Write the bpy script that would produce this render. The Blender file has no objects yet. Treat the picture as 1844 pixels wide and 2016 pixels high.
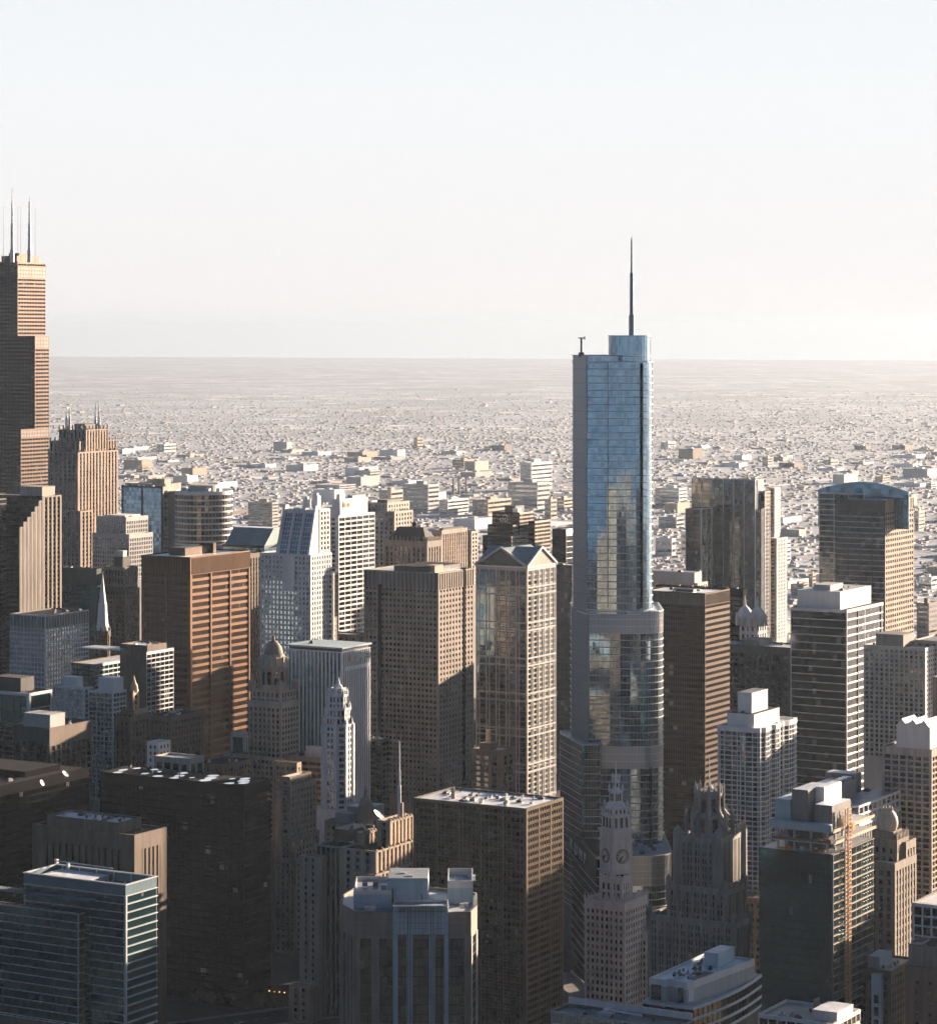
import bpy, math, random
from mathutils import Vector, Matrix
S = bpy.context.scene
R = math.radians
# ---------------------------------------------------------------- camera
F, X0, Y0, H, HEAD = 5500.0, 922.0, 660.0, 362.0, R(240)   # focal length and axis point in units of a 1844 wide frame
AX = (math.sin(HEAD), math.cos(HEAD)); RT = (math.cos(HEAD), -math.sin(HEAD))
cam = bpy.data.objects.new('camera', bpy.data.cameras.new('camera'))
S.collection.objects.link(cam)
cam.data.sensor_fit = 'HORIZONTAL'; cam.data.sensor_width = 36
cam.data.lens = F / 1844 * 36; cam.data.shift_y = -(1008 - Y0) / 1844
cam.data.clip_start = 5; cam.data.clip_end = 400000
cam.location = (0, 0, H); cam.rotation_euler = (R(90), 0, -HEAD)
S.camera = cam
# ---------------------------------------------------------------- sky, sun, exposure
SUN_AZ, SUN_EL = R(289.5), R(11)
w = bpy.data.worlds.new('World'); S.world = w; w.use_nodes = True
nt = w.node_tree; nt.nodes.clear()
sky = nt.nodes.new('ShaderNodeTexSky'); sky.sky_type = 'NISHITA'; sky.sun_disc = False
sky.sun_elevation = SUN_EL; sky.sun_rotation = SUN_AZ; sky.air_density = 1.0; sky.dust_density = 2.0; sky.ozone_density = 1.5
hs = nt.nodes.new('ShaderNodeHueSaturation'); hs.inputs['Saturation'].default_value = 1.0; hs.inputs['Value'].default_value = 0.13
bg = nt.nodes.new('ShaderNodeBackground'); bg.inputs['Strength'].default_value = 0.10
wo = nt.nodes.new('ShaderNodeOutputWorld')
# bright milky veil low in the sky, strongest on the sunset side
tcw = nt.nodes.new('ShaderNodeTexCoord'); sxyz = nt.nodes.new('ShaderNodeSeparateXYZ'); nt.links.new(tcw.outputs['Generated'], sxyz.inputs[0])
el_ = nt.nodes.new('ShaderNodeMapRange'); el_.interpolation_type = 'SMOOTHSTEP'; el_.inputs[1].default_value = .08; el_.inputs[2].default_value = .42; el_.inputs[3].default_value = 1; el_.inputs[4].default_value = 0
nt.links.new(sxyz.outputs[2], el_.inputs[0])
dt_ = nt.nodes.new('ShaderNodeVectorMath'); dt_.operation = 'DOT_PRODUCT'; dt_.inputs[1].default_value = (math.sin(R(270)), math.cos(R(270)), 0); nt.links.new(tcw.outputs['Generated'], dt_.inputs[0])
az_ = nt.nodes.new('ShaderNodeMapRange'); az_.interpolation_type = 'SMOOTHSTEP'; az_.inputs[1].default_value = -.3; az_.inputs[2].default_value = .7; nt.links.new(dt_.outputs['Value'], az_.inputs[0])
fm_ = nt.nodes.new('ShaderNodeMath'); fm_.operation = 'MULTIPLY'; nt.links.new(el_.outputs[0], fm_.inputs[0]); nt.links.new(az_.outputs[0], fm_.inputs[1])
ee_ = nt.nodes.new('ShaderNodeMapRange'); ee_.interpolation_type = 'SMOOTHSTEP'; ee_.inputs[1].default_value = .02; ee_.inputs[2].default_value = .26; ee_.inputs[3].default_value = 1; ee_.inputs[4].default_value = 0
nt.links.new(sxyz.outputs[2], ee_.inputs[0])
mxe = nt.nodes.new('ShaderNodeMix'); mxe.data_type = 'RGBA'; nt.links.new(ee_.outputs[0], mxe.inputs[0]); mxe.inputs[7].default_value = (.62, .96, 1.34, 1)
mxw = nt.nodes.new('ShaderNodeMix'); mxw.data_type = 'RGBA'; nt.links.new(fm_.outputs[0], mxw.inputs[0]); wc_ = nt.nodes.new('ShaderNodeMapRange'); wc_.interpolation_type = 'SMOOTHSTEP'; wc_.inputs[1].default_value = -.01; wc_.inputs[2].default_value = .13; nt.links.new(sxyz.outputs[2], wc_.inputs[0])
vc_ = nt.nodes.new('ShaderNodeMix'); vc_.data_type = 'RGBA'; nt.links.new(wc_.outputs[0], vc_.inputs[0]); vc_.inputs[6].default_value = (2.50, 2.40, 2.37, 1); vc_.inputs[7].default_value = (2.38, 2.47, 2.54, 1); nt.links.new(vc_.outputs[2], mxw.inputs[7])
tint = nt.nodes.new('ShaderNodeVectorMath'); tint.operation = 'MULTIPLY'; tint.inputs[1].default_value = (.58, .92, 1.45)
nt.links.new(sky.outputs[0], hs.inputs['Color']); nt.links.new(hs.outputs[0], tint.inputs[0]); nt.links.new(tint.outputs[0], mxe.inputs[6]); nt.links.new(mxe.outputs[2], mxw.inputs[6]); nt.links.new(mxw.outputs[2], bg.inputs['Color']); nt.links.new(bg.outputs[0], wo.inputs['Surface'])
sl = bpy.data.lights.new('sun', 'SUN'); sl.energy = 5.0; sl.angle = R(0.5); sl.color = (1.0, 0.775, 0.575)
sun = bpy.data.objects.new('sun', sl); S.collection.objects.link(sun)
sd_ = Vector((math.sin(SUN_AZ) * math.cos(SUN_EL), math.cos(SUN_AZ) * math.cos(SUN_EL), math.sin(SUN_EL)))
sun.rotation_euler = sd_.to_track_quat('Z', 'Y').to_euler(); sun.location = (0, 0, 900)
S.view_settings.view_transform = 'Standard'; S.view_settings.look = 'None'
S.view_settings.gamma = 1; S.view_settings.exposure = 1.95
cy = S.cycles
cy.max_bounces = 6; cy.diffuse_bounces = 1; cy.glossy_bounces = 3; cy.volume_bounces = 1; cy.transmission_bounces = 1
cy.use_denoising = True; cy.caustics_reflective = False; cy.caustics_refractive = False
cy.use_light_tree = False
# ---------------------------------------------------------------- projection helpers: where a thing stands in the city
def W(x, D):                                  # world xy of the point seen at frame x, D metres along the axis
    l = (x - X0) / F * D
    return (D * AX[0] + l * RT[0], D * AX[1] + l * RT[1])
def Z(y, D): return H - (y - Y0) * D / F
def run(C, d, x):                             # how far to go from C in direction d to be seen at frame x
    u = (x - X0) / F
    rc = C[0] * RT[0] + C[1] * RT[1]; ac = C[0] * AX[0] + C[1] * AX[1]
    rd = d[0] * RT[0] + d[1] * RT[1]; ad = d[0] * AX[0] + d[1] * AX[1]
    return -(rc - u * ac) / (rd - u * ad)
# ---------------------------------------------------------------- materials
MATS = {}
def nodes(name):
    m = bpy.data.materials.new(name); m.use_nodes = True
    n = m.node_tree; b = n.nodes['Principled BSDF']
    return m, n, b
def N(n, t, **k):
    q = n.nodes.new(t)
    for a, v in k.items():
        if a.startswith('_'): setattr(q, a[1:], v)
        else: q.inputs[a].default_value = v
    return q
def coords(n, sc):
    tc = n.nodes.new('ShaderNodeTexCoord')
    mp = N(n, 'ShaderNodeMapping'); mp.inputs['Scale'].default_value = sc
    n.links.new(tc.outputs['Object'], mp.inputs[0]); return mp
def stone(key, c, rough=.75, var=.35, metal=0.0, streak=True, spec=.4):
    if key in MATS: return MATS[key]
    m, n, b = nodes(key)
    m1 = coords(n, (.045, .045, .03)); m2 = coords(n, (.5, .5, .06 if streak else .5))
    a1 = N(n, 'ShaderNodeTexNoise', Scale=1.0, Detail=4.0); a2 = N(n, 'ShaderNodeTexNoise', Scale=1.0, Detail=3.0)
    n.links.new(m1.outputs[0], a1.inputs['Vector']); n.links.new(m2.outputs[0], a2.inputs['Vector'])
    ad = N(n, 'ShaderNodeMath', _operation='ADD'); n.links.new(a1.outputs[0], ad.inputs[0]); n.links.new(a2.outputs[0], ad.inputs[1])
    mr = N(n, 'ShaderNodeMapRange'); mr.inputs[1].default_value = .7; mr.inputs[2].default_value = 1.3
    mr.inputs[3].default_value = 1 - var; mr.inputs[4].default_value = 1 + var * .5
    n.links.new(ad.outputs[0], mr.inputs[0])
    mx = N(n, 'ShaderNodeVectorMath', _operation='SCALE'); mx.inputs[0].default_value = c
    n.links.new(mr.outputs[0], mx.inputs['Scale']); n.links.new(mx.outputs[0], b.inputs['Base Color'])
    b.inputs['Roughness'].default_value = rough; b.inputs['Metallic'].default_value = metal; b.inputs['Specular IOR Level'].default_value = spec
    MATS[key] = m; return m
def glass(key, c, rough=.07, pane=(3.0, 3.9), tilt=.02, var=.5, blinds=.04, bc=(.22, .22, .21), refl=.85):
    if key in MATS: return MATS[key]
    m, n, b = nodes(key)
    tc = n.nodes.new('ShaderNodeTexCoord')
    v1 = N(n, 'ShaderNodeVectorMath', _operation='DIVIDE'); v1.inputs[1].default_value = (pane[0], pane[0], pane[1])
    v2 = N(n, 'ShaderNodeVectorMath', _operation='ADD'); v2.inputs[1].default_value = (.37, .37, .13)
    v3 = N(n, 'ShaderNodeVectorMath', _operation='FLOOR')
    n.links.new(tc.outputs['Object'], v1.inputs[0]); n.links.new(v1.outputs[0], v2.inputs[0]); n.links.new(v2.outputs[0], v3.inputs[0])
    wn = N(n, 'ShaderNodeTexWhiteNoise'); n.links.new(v3.outputs[0], wn.inputs[0])
    mr = N(n, 'ShaderNodeMapRange'); mr.inputs[3].default_value = 1 - var; mr.inputs[4].default_value = 1 + var * .6
    n.links.new(wn.outputs['Value'], mr.inputs[0])
    sc = N(n, 'ShaderNodeVectorMath', _operation='SCALE'); sc.inputs[0].default_value = c; n.links.new(mr.outputs[0], sc.inputs['Scale'])
    sp = N(n, 'ShaderNodeSeparateColor'); n.links.new(wn.outputs['Color'], sp.inputs[0])
    gt = N(n, 'ShaderNodeMath', _operation='LESS_THAN'); gt.inputs[1].default_value = blinds; n.links.new(sp.outputs[2], gt.inputs[0])
    mx = N(n, 'ShaderNodeMix', _data_type='RGBA'); n.links.new(gt.outputs[0], mx.inputs[0])
    n.links.new(sc.outputs[0], mx.inputs[6]); mx.inputs[7].default_value = (*bc, 1)
    n.links.new(mx.outputs[2], b.inputs['Base Color'])
    mt = N(n, 'ShaderNodeMapRange'); mt.inputs[3].default_value = refl; mt.inputs[4].default_value = .15
    n.links.new(gt.outputs[0], mt.inputs[0]); n.links.new(mt.outputs[0], b.inputs['Metallic'])
    s1 = N(n, 'ShaderNodeVectorMath', _operation='SUBTRACT'); s1.inputs[1].default_value = (.5, .5, .5); n.links.new(wn.outputs['Color'], s1.inputs[0])
    s2 = N(n, 'ShaderNodeVectorMath', _operation='SCALE'); s2.inputs['Scale'].default_value = tilt; n.links.new(s1.outputs[0], s2.inputs[0])
    nz = N(n, 'ShaderNodeTexNoise', Scale=.12, Detail=1.0); n.links.new(tc.outputs['Object'], nz.inputs['Vector'])
    z1 = N(n, 'ShaderNodeVectorMath', _operation='SUBTRACT'); z1.inputs[1].default_value = (.5, .5, .5); n.links.new(nz.outputs['Color'], z1.inputs[0])
    z2 = N(n, 'ShaderNodeVectorMath', _operation='SCALE'); z2.inputs['Scale'].default_value = tilt * 1.2; n.links.new(z1.outputs[0], z2.inputs[0])
    ge = n.nodes.new('ShaderNodeNewGeometry')
    s3 = N(n, 'ShaderNodeVectorMath', _operation='ADD'); n.links.new(s2.outputs[0], s3.inputs[0]); n.links.new(ge.outputs['Normal'], s3.inputs[1])
    s5 = N(n, 'ShaderNodeVectorMath', _operation='ADD'); n.links.new(s3.outputs[0], s5.inputs[0]); n.links.new(z2.outputs[0], s5.inputs[1])
    s4 = N(n, 'ShaderNodeVectorMath', _operation='NORMALIZE'); n.links.new(s5.outputs[0], s4.inputs[0]); n.links.new(s4.outputs[0], b.inputs['Normal'])
    b.inputs['Roughness'].default_value = rough
    MATS[key] = m; return m
def roofmat(key, c, var=.5, rough=.42, spec=.6):
    if key in MATS: return MATS[key]
    m, n, b = nodes(key)
    m1 = coords(n, (.12, .12, .12)); a1 = N(n, 'ShaderNodeTexNoise', Scale=1.0, Detail=6.0, Roughness=.65, Distortion=.6)
    n.links.new(m1.outputs[0], a1.inputs['Vector'])
    mr = N(n, 'ShaderNodeMapRange'); mr.inputs[1].default_value = .32; mr.inputs[2].default_value = .68
    mr.inputs[3].default_value = 1 - var; mr.inputs[4].default_value = 1.15
    n.links.new(a1.outputs[0], mr.inputs[0])
    mx = N(n, 'ShaderNodeVectorMath', _operation='SCALE'); mx.inputs[0].default_value = c
    n.links.new(mr.outputs[0], mx.inputs['Scale']); n.links.new(mx.outputs[0], b.inputs['Base Color'])
    b.inputs['Roughness'].default_value = rough; b.inputs['Specular IOR Level'].default_value = spec
    MATS[key] = m; return m
# walls
stone('limestone', (.40, .36, .31)); stone('tan_stone', (.42, .33, .25)); stone('white_stone', (.78, .77, .75), var=.2); stone('grey_stone', (.24, .23, .22))
stone('dark_stone', (.10, .095, .09)); stone('brown_stone', (.17, .125, .095)); stone('taupe_stone', (.25, .21, .175)); stone('terracotta', (.80, .80, .81), var=.3)
stone('gothic_stone', (.30, .285, .27), var=.45); stone('pink_granite', (.40, .31, .25)); stone('white_concrete', (.74, .73, .71), var=.16)
stone('beige_concrete', (.50, .44, .38)); stone('dark_brick', (.13, .09, .065)); stone('green_stone', (.05, .065, .06)); stone('marble', (.82, .83, .84), var=.15)
stone('pale_grey', (.46, .46, .46), var=.2); stone('blue_panel', (.42, .54, .61), var=.2); stone('teal_panel', (.10, .18, .22), rough=.45, var=.2)
# metals
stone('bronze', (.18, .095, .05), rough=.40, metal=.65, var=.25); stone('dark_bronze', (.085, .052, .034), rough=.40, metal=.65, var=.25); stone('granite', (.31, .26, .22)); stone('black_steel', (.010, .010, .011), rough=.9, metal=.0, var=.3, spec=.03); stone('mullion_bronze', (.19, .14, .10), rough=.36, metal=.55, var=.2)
stone('black_alu', (.11, .072, .052), rough=.40, metal=.65, var=.25); stone('dark_metal', (.07, .07, .075), rough=.45, metal=.6); stone('steel', (.55, .56, .58), rough=.32, metal=.9, var=.12)
stone('wet_white', (.9, .92, .95), rough=.12, metal=.75, var=.1); stone('pale_metal', (.62, .64, .66), rough=.4, metal=.4, var=.12); stone('white_paint', (.8, .8, .8), rough=.5, var=.08); stone('louvre', (.13, .135, .14), rough=.5, metal=.5)
stone('copper', (.22, .33, .35), rough=.6, var=.3); stone('slate', (.05, .048, .05)); stone('rust', (.28, .13, .07)); stone('orange_paint', (.75, .28, .05)); stone('gilt', (.62, .42, .28), rough=.45, metal=.4)
stone('gunmetal', (.15, .20, .26), rough=.4, metal=.6, var=.1); stone('belt_metal', (.42, .46, .52), rough=.38, metal=.7, var=.1)
# glass
glass('dark_glass', (.10, .105, .115)); glass('black_glass', (.03, .032, .036), tilt=.012, blinds=.015); glass('bronze_glass', (.12, .085, .06)); glass('blue_glass', (.30, .47, .60), tilt=.025, var=.25, blinds=.0)
glass('pale_glass', (.36, .43, .47), tilt=.02, var=.35, refl=.6); glass('deep_glass', (.045, .075, .085), tilt=.01, blinds=.03); glass('teal_glass', (.06, .19, .23), tilt=.008, var=.15, blinds=.01, pane=(1.6, 3.9)); glass('grey_glass', (.20, .22, .24)); glass('mid_glass', (.16, .2, .23), blinds=.08)
glass('trump_glass', (.54, .78, .96), tilt=.004, var=.3, blinds=.0, pane=(1.7, 3.6), rough=.05); glass('dark_reflection_glass', (.20, .26, .31), tilt=.004, var=.35, blinds=.02, pane=(1.7, 4.15), rough=.05); glass('window_glass', (.05, .05, .055), blinds=.16, bc=(.17, .16, .15), pane=(1.5, 3.6))
glass('apartment_glass', (.10, .13, .16), blinds=.18, bc=(.26, .25, .24), pane=(2.0, 2.7))
# roofs
roofmat('white_roof', (.80, .84, .88), .3); roofmat('grey_roof', (.36, .38, .40)); roofmat('dark_roof', (.03, .03, .032), rough=.9, spec=.1); roofmat('pale_roof', (.60, .65, .70), .3); roofmat('brown_roof', (.2, .18, .16))
# ---------------------------------------------------------------- mesh accumulator
class MB:
    def __init__(s): s.v = []; s.f = []
    def add(s, vs, fs):
        o = len(s.v); s.v += vs; s.f += [tuple(i + o for i in f) for f in fs]
    def box(s, x0, x1, y0, y1, z0, z1):
        s.add([(x0, y0, z0), (x1, y0, z0), (x1, y1, z0), (x0, y1, z0), (x0, y0, z1), (x1, y0, z1), (x1, y1, z1), (x0, y1, z1)],
              [(3, 2, 1, 0), (4, 5, 6, 7), (0, 1, 5, 4), (1, 2, 6, 5), (2, 3, 7, 6), (3, 0, 4, 7)])
    def ob(s, p, u, n, a0, a1, n0, n1, z0, z1):        # box on a wall: a along the wall, n out of it
        P = lambda a, m: (p[0] + u[0] * a + n[0] * m, p[1] + u[1] * a + n[1] * m)
        q = [P(a0, n0), P(a1, n0), P(a1, n1), P(a0, n1)]
        if u[0] * n[1] - u[1] * n[0] < 0: q = q[::-1]
        s.prism(q, z0, z1)
    def prism(s, poly, z0, z1, top=True, bottom=True): s.loft([(poly, z0), (poly, z1)], top, bottom)
    def loft(s, rings, top=True, bottom=True):
        k = len(rings[0][0]); o = len(s.v)
        for pl, z in rings: s.v += [(x, y, z) for x, y in pl]
        for r in range(len(rings) - 1):
            for i in range(k):
                j = (i + 1) % k; s.f.append((o + r * k + i, o + r * k + j, o + (r + 1) * k + j, o + (r + 1) * k + i))
        if bottom: s.f.append(tuple(o + i for i in reversed(range(k))))
        if top: s.f.append(tuple(o + (len(rings) - 1) * k + i for i in range(k)))
    def lathe(s, cx, cy, prof, seg=16, rot=0.0): s.loft([([(cx + r * math.cos(rot + 2 * math.pi * i / seg), cy + r * math.sin(rot + 2 * math.pi * i / seg)) for i in range(seg)], z) for r, z in prof])
    def quad(s, a, b, c, d): s.add([a, b, c, d], [(0, 1, 2, 3)])
    def wallquad(s, p, u, n, a0, a1, m, z0, z1):
        P = lambda a: (p[0] + u[0] * a + n[0] * m, p[1] + u[1] * a + n[1] * m)
        A, B_ = P(a0), P(a1)
        if u[0] * n[1] - u[1] * n[0] > 0: A, B_ = B_, A
        s.quad((*A, z0), (*B_, z0), (*B_, z1), (*A, z1))
    def tube(s, a, b, r, seg=6):
        a = Vector(a); b = Vector(b); d = (b - a).normalized(); t = d.orthogonal().normalized(); q = d.cross(t)
        o = len(s.v)
        for e in (a, b):
            for i in range(seg):
                g = 2 * math.pi * i / seg; s.v.append(tuple(e + t * r * math.cos(g) + q * r * math.sin(g)))
        for i in range(seg):
            j = (i + 1) % seg; s.f.append((o + i, o + j, o + seg + j, o + seg + i))
        s.f.append(tuple(o + i for i in reversed(range(seg)))); s.f.append(tuple(o + seg + i for i in range(seg)))
    def mesh(s, name, mat, smooth=False):
        m = bpy.data.meshes.new(name); m.from_pydata(s.v, [], s.f); m.materials.append(MATS[mat] if isinstance(mat, str) else mat)
        if smooth: m.shade_smooth()
        m.update(); return m
def link(name, data, parent=None, loc=(0, 0, 0)):
    o = bpy.data.objects.new(name, data); S.collection.objects.link(o); o.location = loc
    if parent: o.parent = parent
    return o
def tag(o, label=None, cat=None, group=None, kind=None):
    for k, v in (('label', label), ('category', cat), ('group', group), ('kind', kind)):
        if v: o[k] = v
    return o
FOOT = []
class Bld:
    def __init__(s, name, label, cat, org, rot=0.0, group=None):
        s.e = link(name, None, None, (org[0], org[1], 0)); s.e.empty_display_size = 5; s.e.rotation_euler = (0, 0, rot)
        tag(s.e, label, cat, group); s.o = org; s.rot = rot; s.parts = {}; s.bands = {}; s.rects = []; s.seps = []
    def loc(s, p):                                       # world xy -> local xy
        dx, dy = p[0] - s.o[0], p[1] - s.o[1]; c, q = math.cos(-s.rot), math.sin(-s.rot)
        return (dx * c - dy * q, dx * q + dy * c)
    def px(s, x, D): return s.loc(W(x, D))
    def part(s, name, mat, key=None):
        k = (name, mat, key)
        if k not in s.parts: s.parts[k] = MB()
        return s.parts[k]
    def sep(s, name, mat, parent=None, smooth=False):    # a part that may repeat under one name
        b = MB(); s.seps.append((name, mat, b, smooth, parent)); return b
    # --- a facade on one wall
    def facade(s, p, u, n, w_, z0, z1, st, key=0):
        g = lambda k, d: st.get(k, d)
        fm = g('frame', 'limestone'); fb = s.part('facade', fm)
        fh, top, sh, sd, pw, pd, bay = g('fh', 3.9), g('top', 2.0), g('sh', 1.2), g('sd', .25), g('pw', .6), g('pd', .4), g('bay', 4.5)
        mx = max(sd, pd) + .05
        cw = g('cw', pw)
        zt = z1 - top
        if top > .05:
            if g('ribs', 0):
                s.part('louvre_band', g('ribmat', 'louvre'), (key, u, 'r')).ob(p, u, n, 0.02, w_ - .02, .02, .09, zt, z1 - .9)
                k = max(2, round(w_ / st['ribs']))
                for i in range(k + 1):
                    a = w_ * i / k; fb.ob(p, u, n, max(0, a - g('ribw', .22)), min(w_, a + g('ribw', .22)), .02, mx - .02, zt, z1 - .9)
                fb.ob(p, u, n, 0, w_, .02, mx, z1 - .9, z1); fb.ob(p, u, n, 0, w_, .02, mx, zt - .4, zt)
            else: fb.ob(p, u, n, 0, w_, 0, mx, zt, z1)
        nb = max(1, round((w_ - cw) / bay)); bw = (w_ - cw) / nb
        pat = g('pat', None)
        for i in range(nb + 1):
            a = cw / 2 + i * bw; hw = (cw if i in (0, nb) else pw) / 2
            if g('vis_end', True) or 0 < i < nb: fb.ob(p, u, n, a - hw, a + hw, .01, pd, z0, zt)
            if i < nb:
                k = g('sub', 0)
                for j in range(1, k + 1):
                    q = a + bw * j / (k + 1); s.part('facade', g('mullmat', fm)).ob(p, u, n, q - g('mw', .08), q + g('mw', .08), .015, g('md', .16), z0, zt)
                if pat:
                    for fr, pw2 in pat:
                        q = a + bw * fr; fb.ob(p, u, n, q - pw2 / 2, q + pw2 / 2, .012, pd - .03, z0, zt)
        fl = 0; z = zt
        sb = s.part('facade', g('spmat', fm))
        skip = g('belts', ())
        while z > z0 + .5:
            zl = max(z0, z - fh)
            belt = None
            for (b0, b1) in skip:
                if zl < b1 and z > b0: belt = 1
            if belt: s.part('louvre_band', g('beltmat', 'louvre'), (key, u)).ob(p, u, n, 0.03, w_ - .03, .02, max(sd * .8, .1), zl + .02, z - .02)
            elif zl + sh < z:
                if key == 'rear': s.part('rear_glazing', g('glass', 'dark_glass'), u).wallquad(p, u, n, .02, w_ - .02, .05, zl + sh, z)
                else:
                    if (key, fl) not in s.bands: s.bands[(key, fl)] = (MB(), g('glass', 'dark_glass'))
                    s.bands[(key, fl)][0].wallquad(p, u, n, .02, w_ - .02, .05, zl + sh, z)
            if sh > .02: sb.ob(p, u, n, 0, w_, 0.005, sd, zl, min(zl + sh, z))
            z -= fh; fl += 1
    # --- a block set on the street grid: x of its left end, near corner and right end, roof height at the corner
    def block(s, xl, xc, xr, y, D, st, stn=None, ybot=2016, core=None, roof='grey_roof', key=None, base=0.0, par=1.0, z=None, roofpart=True):
        C = W(xc, D); L = run(C, (0, -1), xl); Wd = run(C, (-1, 0), xr); zt = Z(y, D) if z is None else z
        return s.slab(s.loc(C), Wd, L, base, zt, st, stn, max(base, Z(ybot, D) - 6), core, roof, key, par, roofpart)
    def slab(s, c, Wd, L, z0, z1, st, stn=None, zv=None, core=None, roof='grey_roof', key=None, par=1.0, roofpart=True):
        x1, y1 = c; x0, y0 = x1 - Wd, y1 - L
        stn = stn or st; zv = z0 if zv is None else zv
        core = core or (st or {}).get('core', (st or {}).get('frame', 'limestone'))
        key = len(s.rects) if key is None else key
        s.rects.append((x0, x1, y0, y1, z0, z1))
        cb = s.part('wall', core); t = .45
        cb.box(x0, x1, y0, y1, z0, z1 - par)
        if par > 0.05:
            cb.box(x0, x1, y1 - t, y1, z1 - par, z1); cb.box(x0, x1, y0, y0 + t, z1 - par, z1)
            cb.box(x0, x0 + t, y0 + t, y1 - t, z1 - par, z1); cb.box(x1 - t, x1, y0 + t, y1 - t, z1 - par, z1)
        if roofpart: s.part('roof', roof).box(x0 + t + .02, x1 - t - .02, y0 + t + .02, y1 - t - .02, z1 - par - .02, z1 - par + .12)
        if st: s.facade((x1, y0), (0, 1), (1, 0), L, zv, z1, st, key)
        if stn: s.facade((x0, y1), (1, 0), (0, 1), Wd, zv, z1, stn, key)
        if st and s.o[0] * AX[0] + s.o[1] * AX[1] < 1700 and s.o[0] * AX[0] + s.o[1] * AX[1] > 900:    # the sides turned away from the view
            s.facade((x0, y1), (0, -1), (-1, 0), L, zv, z1, dict(st, sub=0), 'rear'); s.facade((x1, y0), (-1, 0), (0, -1), Wd, zv, z1, dict(st, sub=0), 'rear')
        if st:
            e = max(st.get('pd', .4), st.get('sd', .25), stn.get('pd', .4), stn.get('sd', .25)) + .052
            s.part('facade', st.get('frame', 'limestone')).box(x1 - .1, x1 + e, y1 - .1, y1 + e, zv, z1 + .003)
        return dict(x0=x0, x1=x1, y0=y0, y1=y1, z=z1 - par + .12, zt=z1)
    def ph(s, r, fx0, fx1, fy0, fy1, h, mat='pale_grey', name='penthouse', roof=None, z=None):   # a penthouse: fractions west of and south of the corner
        w_ = r['x1'] - r['x0']; l = r['y1'] - r['y0']; z = r['z'] if z is None else z
        b = s.sep(name, mat); x0, x1, y0, y1 = r['x1'] - fx1 * w_, r['x1'] - fx0 * w_, r['y1'] - fy1 * l, r['y1'] - fy0 * l
        b.box(x0, x1, y0, y1, z - .02, z + h); b.box(x0 - .15, x1 + .15, y0 - .15, y1 + .15, z + h, z + h + .3)
        if roof: s.part('roof', roof).box(x0 + .2, x1 - .2, y0 + .2, y1 - .2, z + h + .3, z + h + .36)
        return dict(x0=x0, x1=x1, y0=y0, y1=y1, z=z + h + .3, zt=z + h + .3)
    def clutter(s, r, n, seed, big=3.0, mats=('pale_metal', 'louvre', 'pale_grey', 'dark_metal'), avoid=()):
        rg = random.Random(seed); got = []
        for i in range(n * 40):
            if len(got) >= n: break
            a = rg.uniform(1.0, big); b = rg.uniform(1.0, big); h = rg.uniform(.6, big * .6)
            x = rg.uniform(r['x0'] + 1.5 + a, r['x1'] - 1.5 - a) if r['x1'] - r['x0'] > 4 + 2 * a else None
            y = rg.uniform(r['y0'] + 1.5 + b, r['y1'] - 1.5 - b) if r['y1'] - r['y0'] > 4 + 2 * b else None
            if x is None or y is None: continue
            if any(abs(x - q[0]) < a + q[2] + .3 and abs(y - q[1]) < b + q[3] + .3 for q in got): continue
            if any(v['x0'] - a < x < v['x1'] + a and v['y0'] - b < y < v['y1'] + b for v in avoid): continue
            got.append((x, y, a, b)); k = rg.random(); z = r['z']
            if k < .35:
                m = s.sep('vent', rg.choice(mats)); rr = a * .4
                m.lathe(x, y, [(rr, z - .02), (rr, z + h), (rr * 1.4, z + h + .05), (rr * 1.4, z + h + .35), (rr * .4, z + h + .6)], 10)
            elif k < .75:
                m = s.sep('air_handler', rg.choice(mats))
                m.box(x - a, x + a, y - b, y + b, z - .02, z + h); m.box(x - a * .7, x + a * .7, y - b * .7, y + b * .7, z + h, z + h + .3)
                fan = s.sep('fan', 'louvre', 'air_handler'); fan.lathe(x - a * .3, y, [(min(a, b) * .3, z + h + .28), (min(a, b) * .34, z + h + .7), (min(a, b) * .26, z + h + .72)], 10); fan.lathe(x + a * .35, y, [(min(a, b) * .28, z + h + .28), (min(a, b) * .31, z + h + .7), (min(a, b) * .24, z + h + .72)], 10)
            else:
                m = s.sep('duct', rg.choice(mats)); m.box(x - a, x + a, y - .35, y + .35, z + .4, z + 1.1); m.box(x + a - .7, x + a, y - .35, y + b, z + .4, z + 1.1); m.box(x - a, x - a + .8, y - .4, y + .4, z - .02, z + 1.6)
                for q in (-.6, 0, .6): m.box(x + a * q - .08, x + a * q + .08, y - .3, y + .3, z - .02, z + .4)
    # --- a facade on a closed plan of any shape
    def polyfac(s, poly, z0, z1, st, zv=None, roof='grey_roof', key=None, edges=None, par=.8):
        g = lambda k, d: st.get(k, d)
        key = len(s.rects) if key is None else key; s.rects.append(None)
        zv = z0 if zv is None else zv
        k = len(poly)
        fm = g('frame', 'steel')
        s.part('wall', g('core', fm)).prism(poly, z0, z1 - par)
        off = lambda d: offset(poly, d)
        ring(s.part('facade', fm), poly, off(-.5), z1 - par - .05, z1)
        s.part('roof', roof).prism(off(-.52), z1 - par, z1 - par + .1)
        zt = z1 - g('top', 1.0); fh, sh, sd = g('fh', 3.6), g('sh', .5), g('sd', .4)
        ring(s.part('facade', fm), off(sd + .04), off(-.02), zt, z1)
        fl = 0; z = zt
        belts = g('belts', ())
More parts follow.
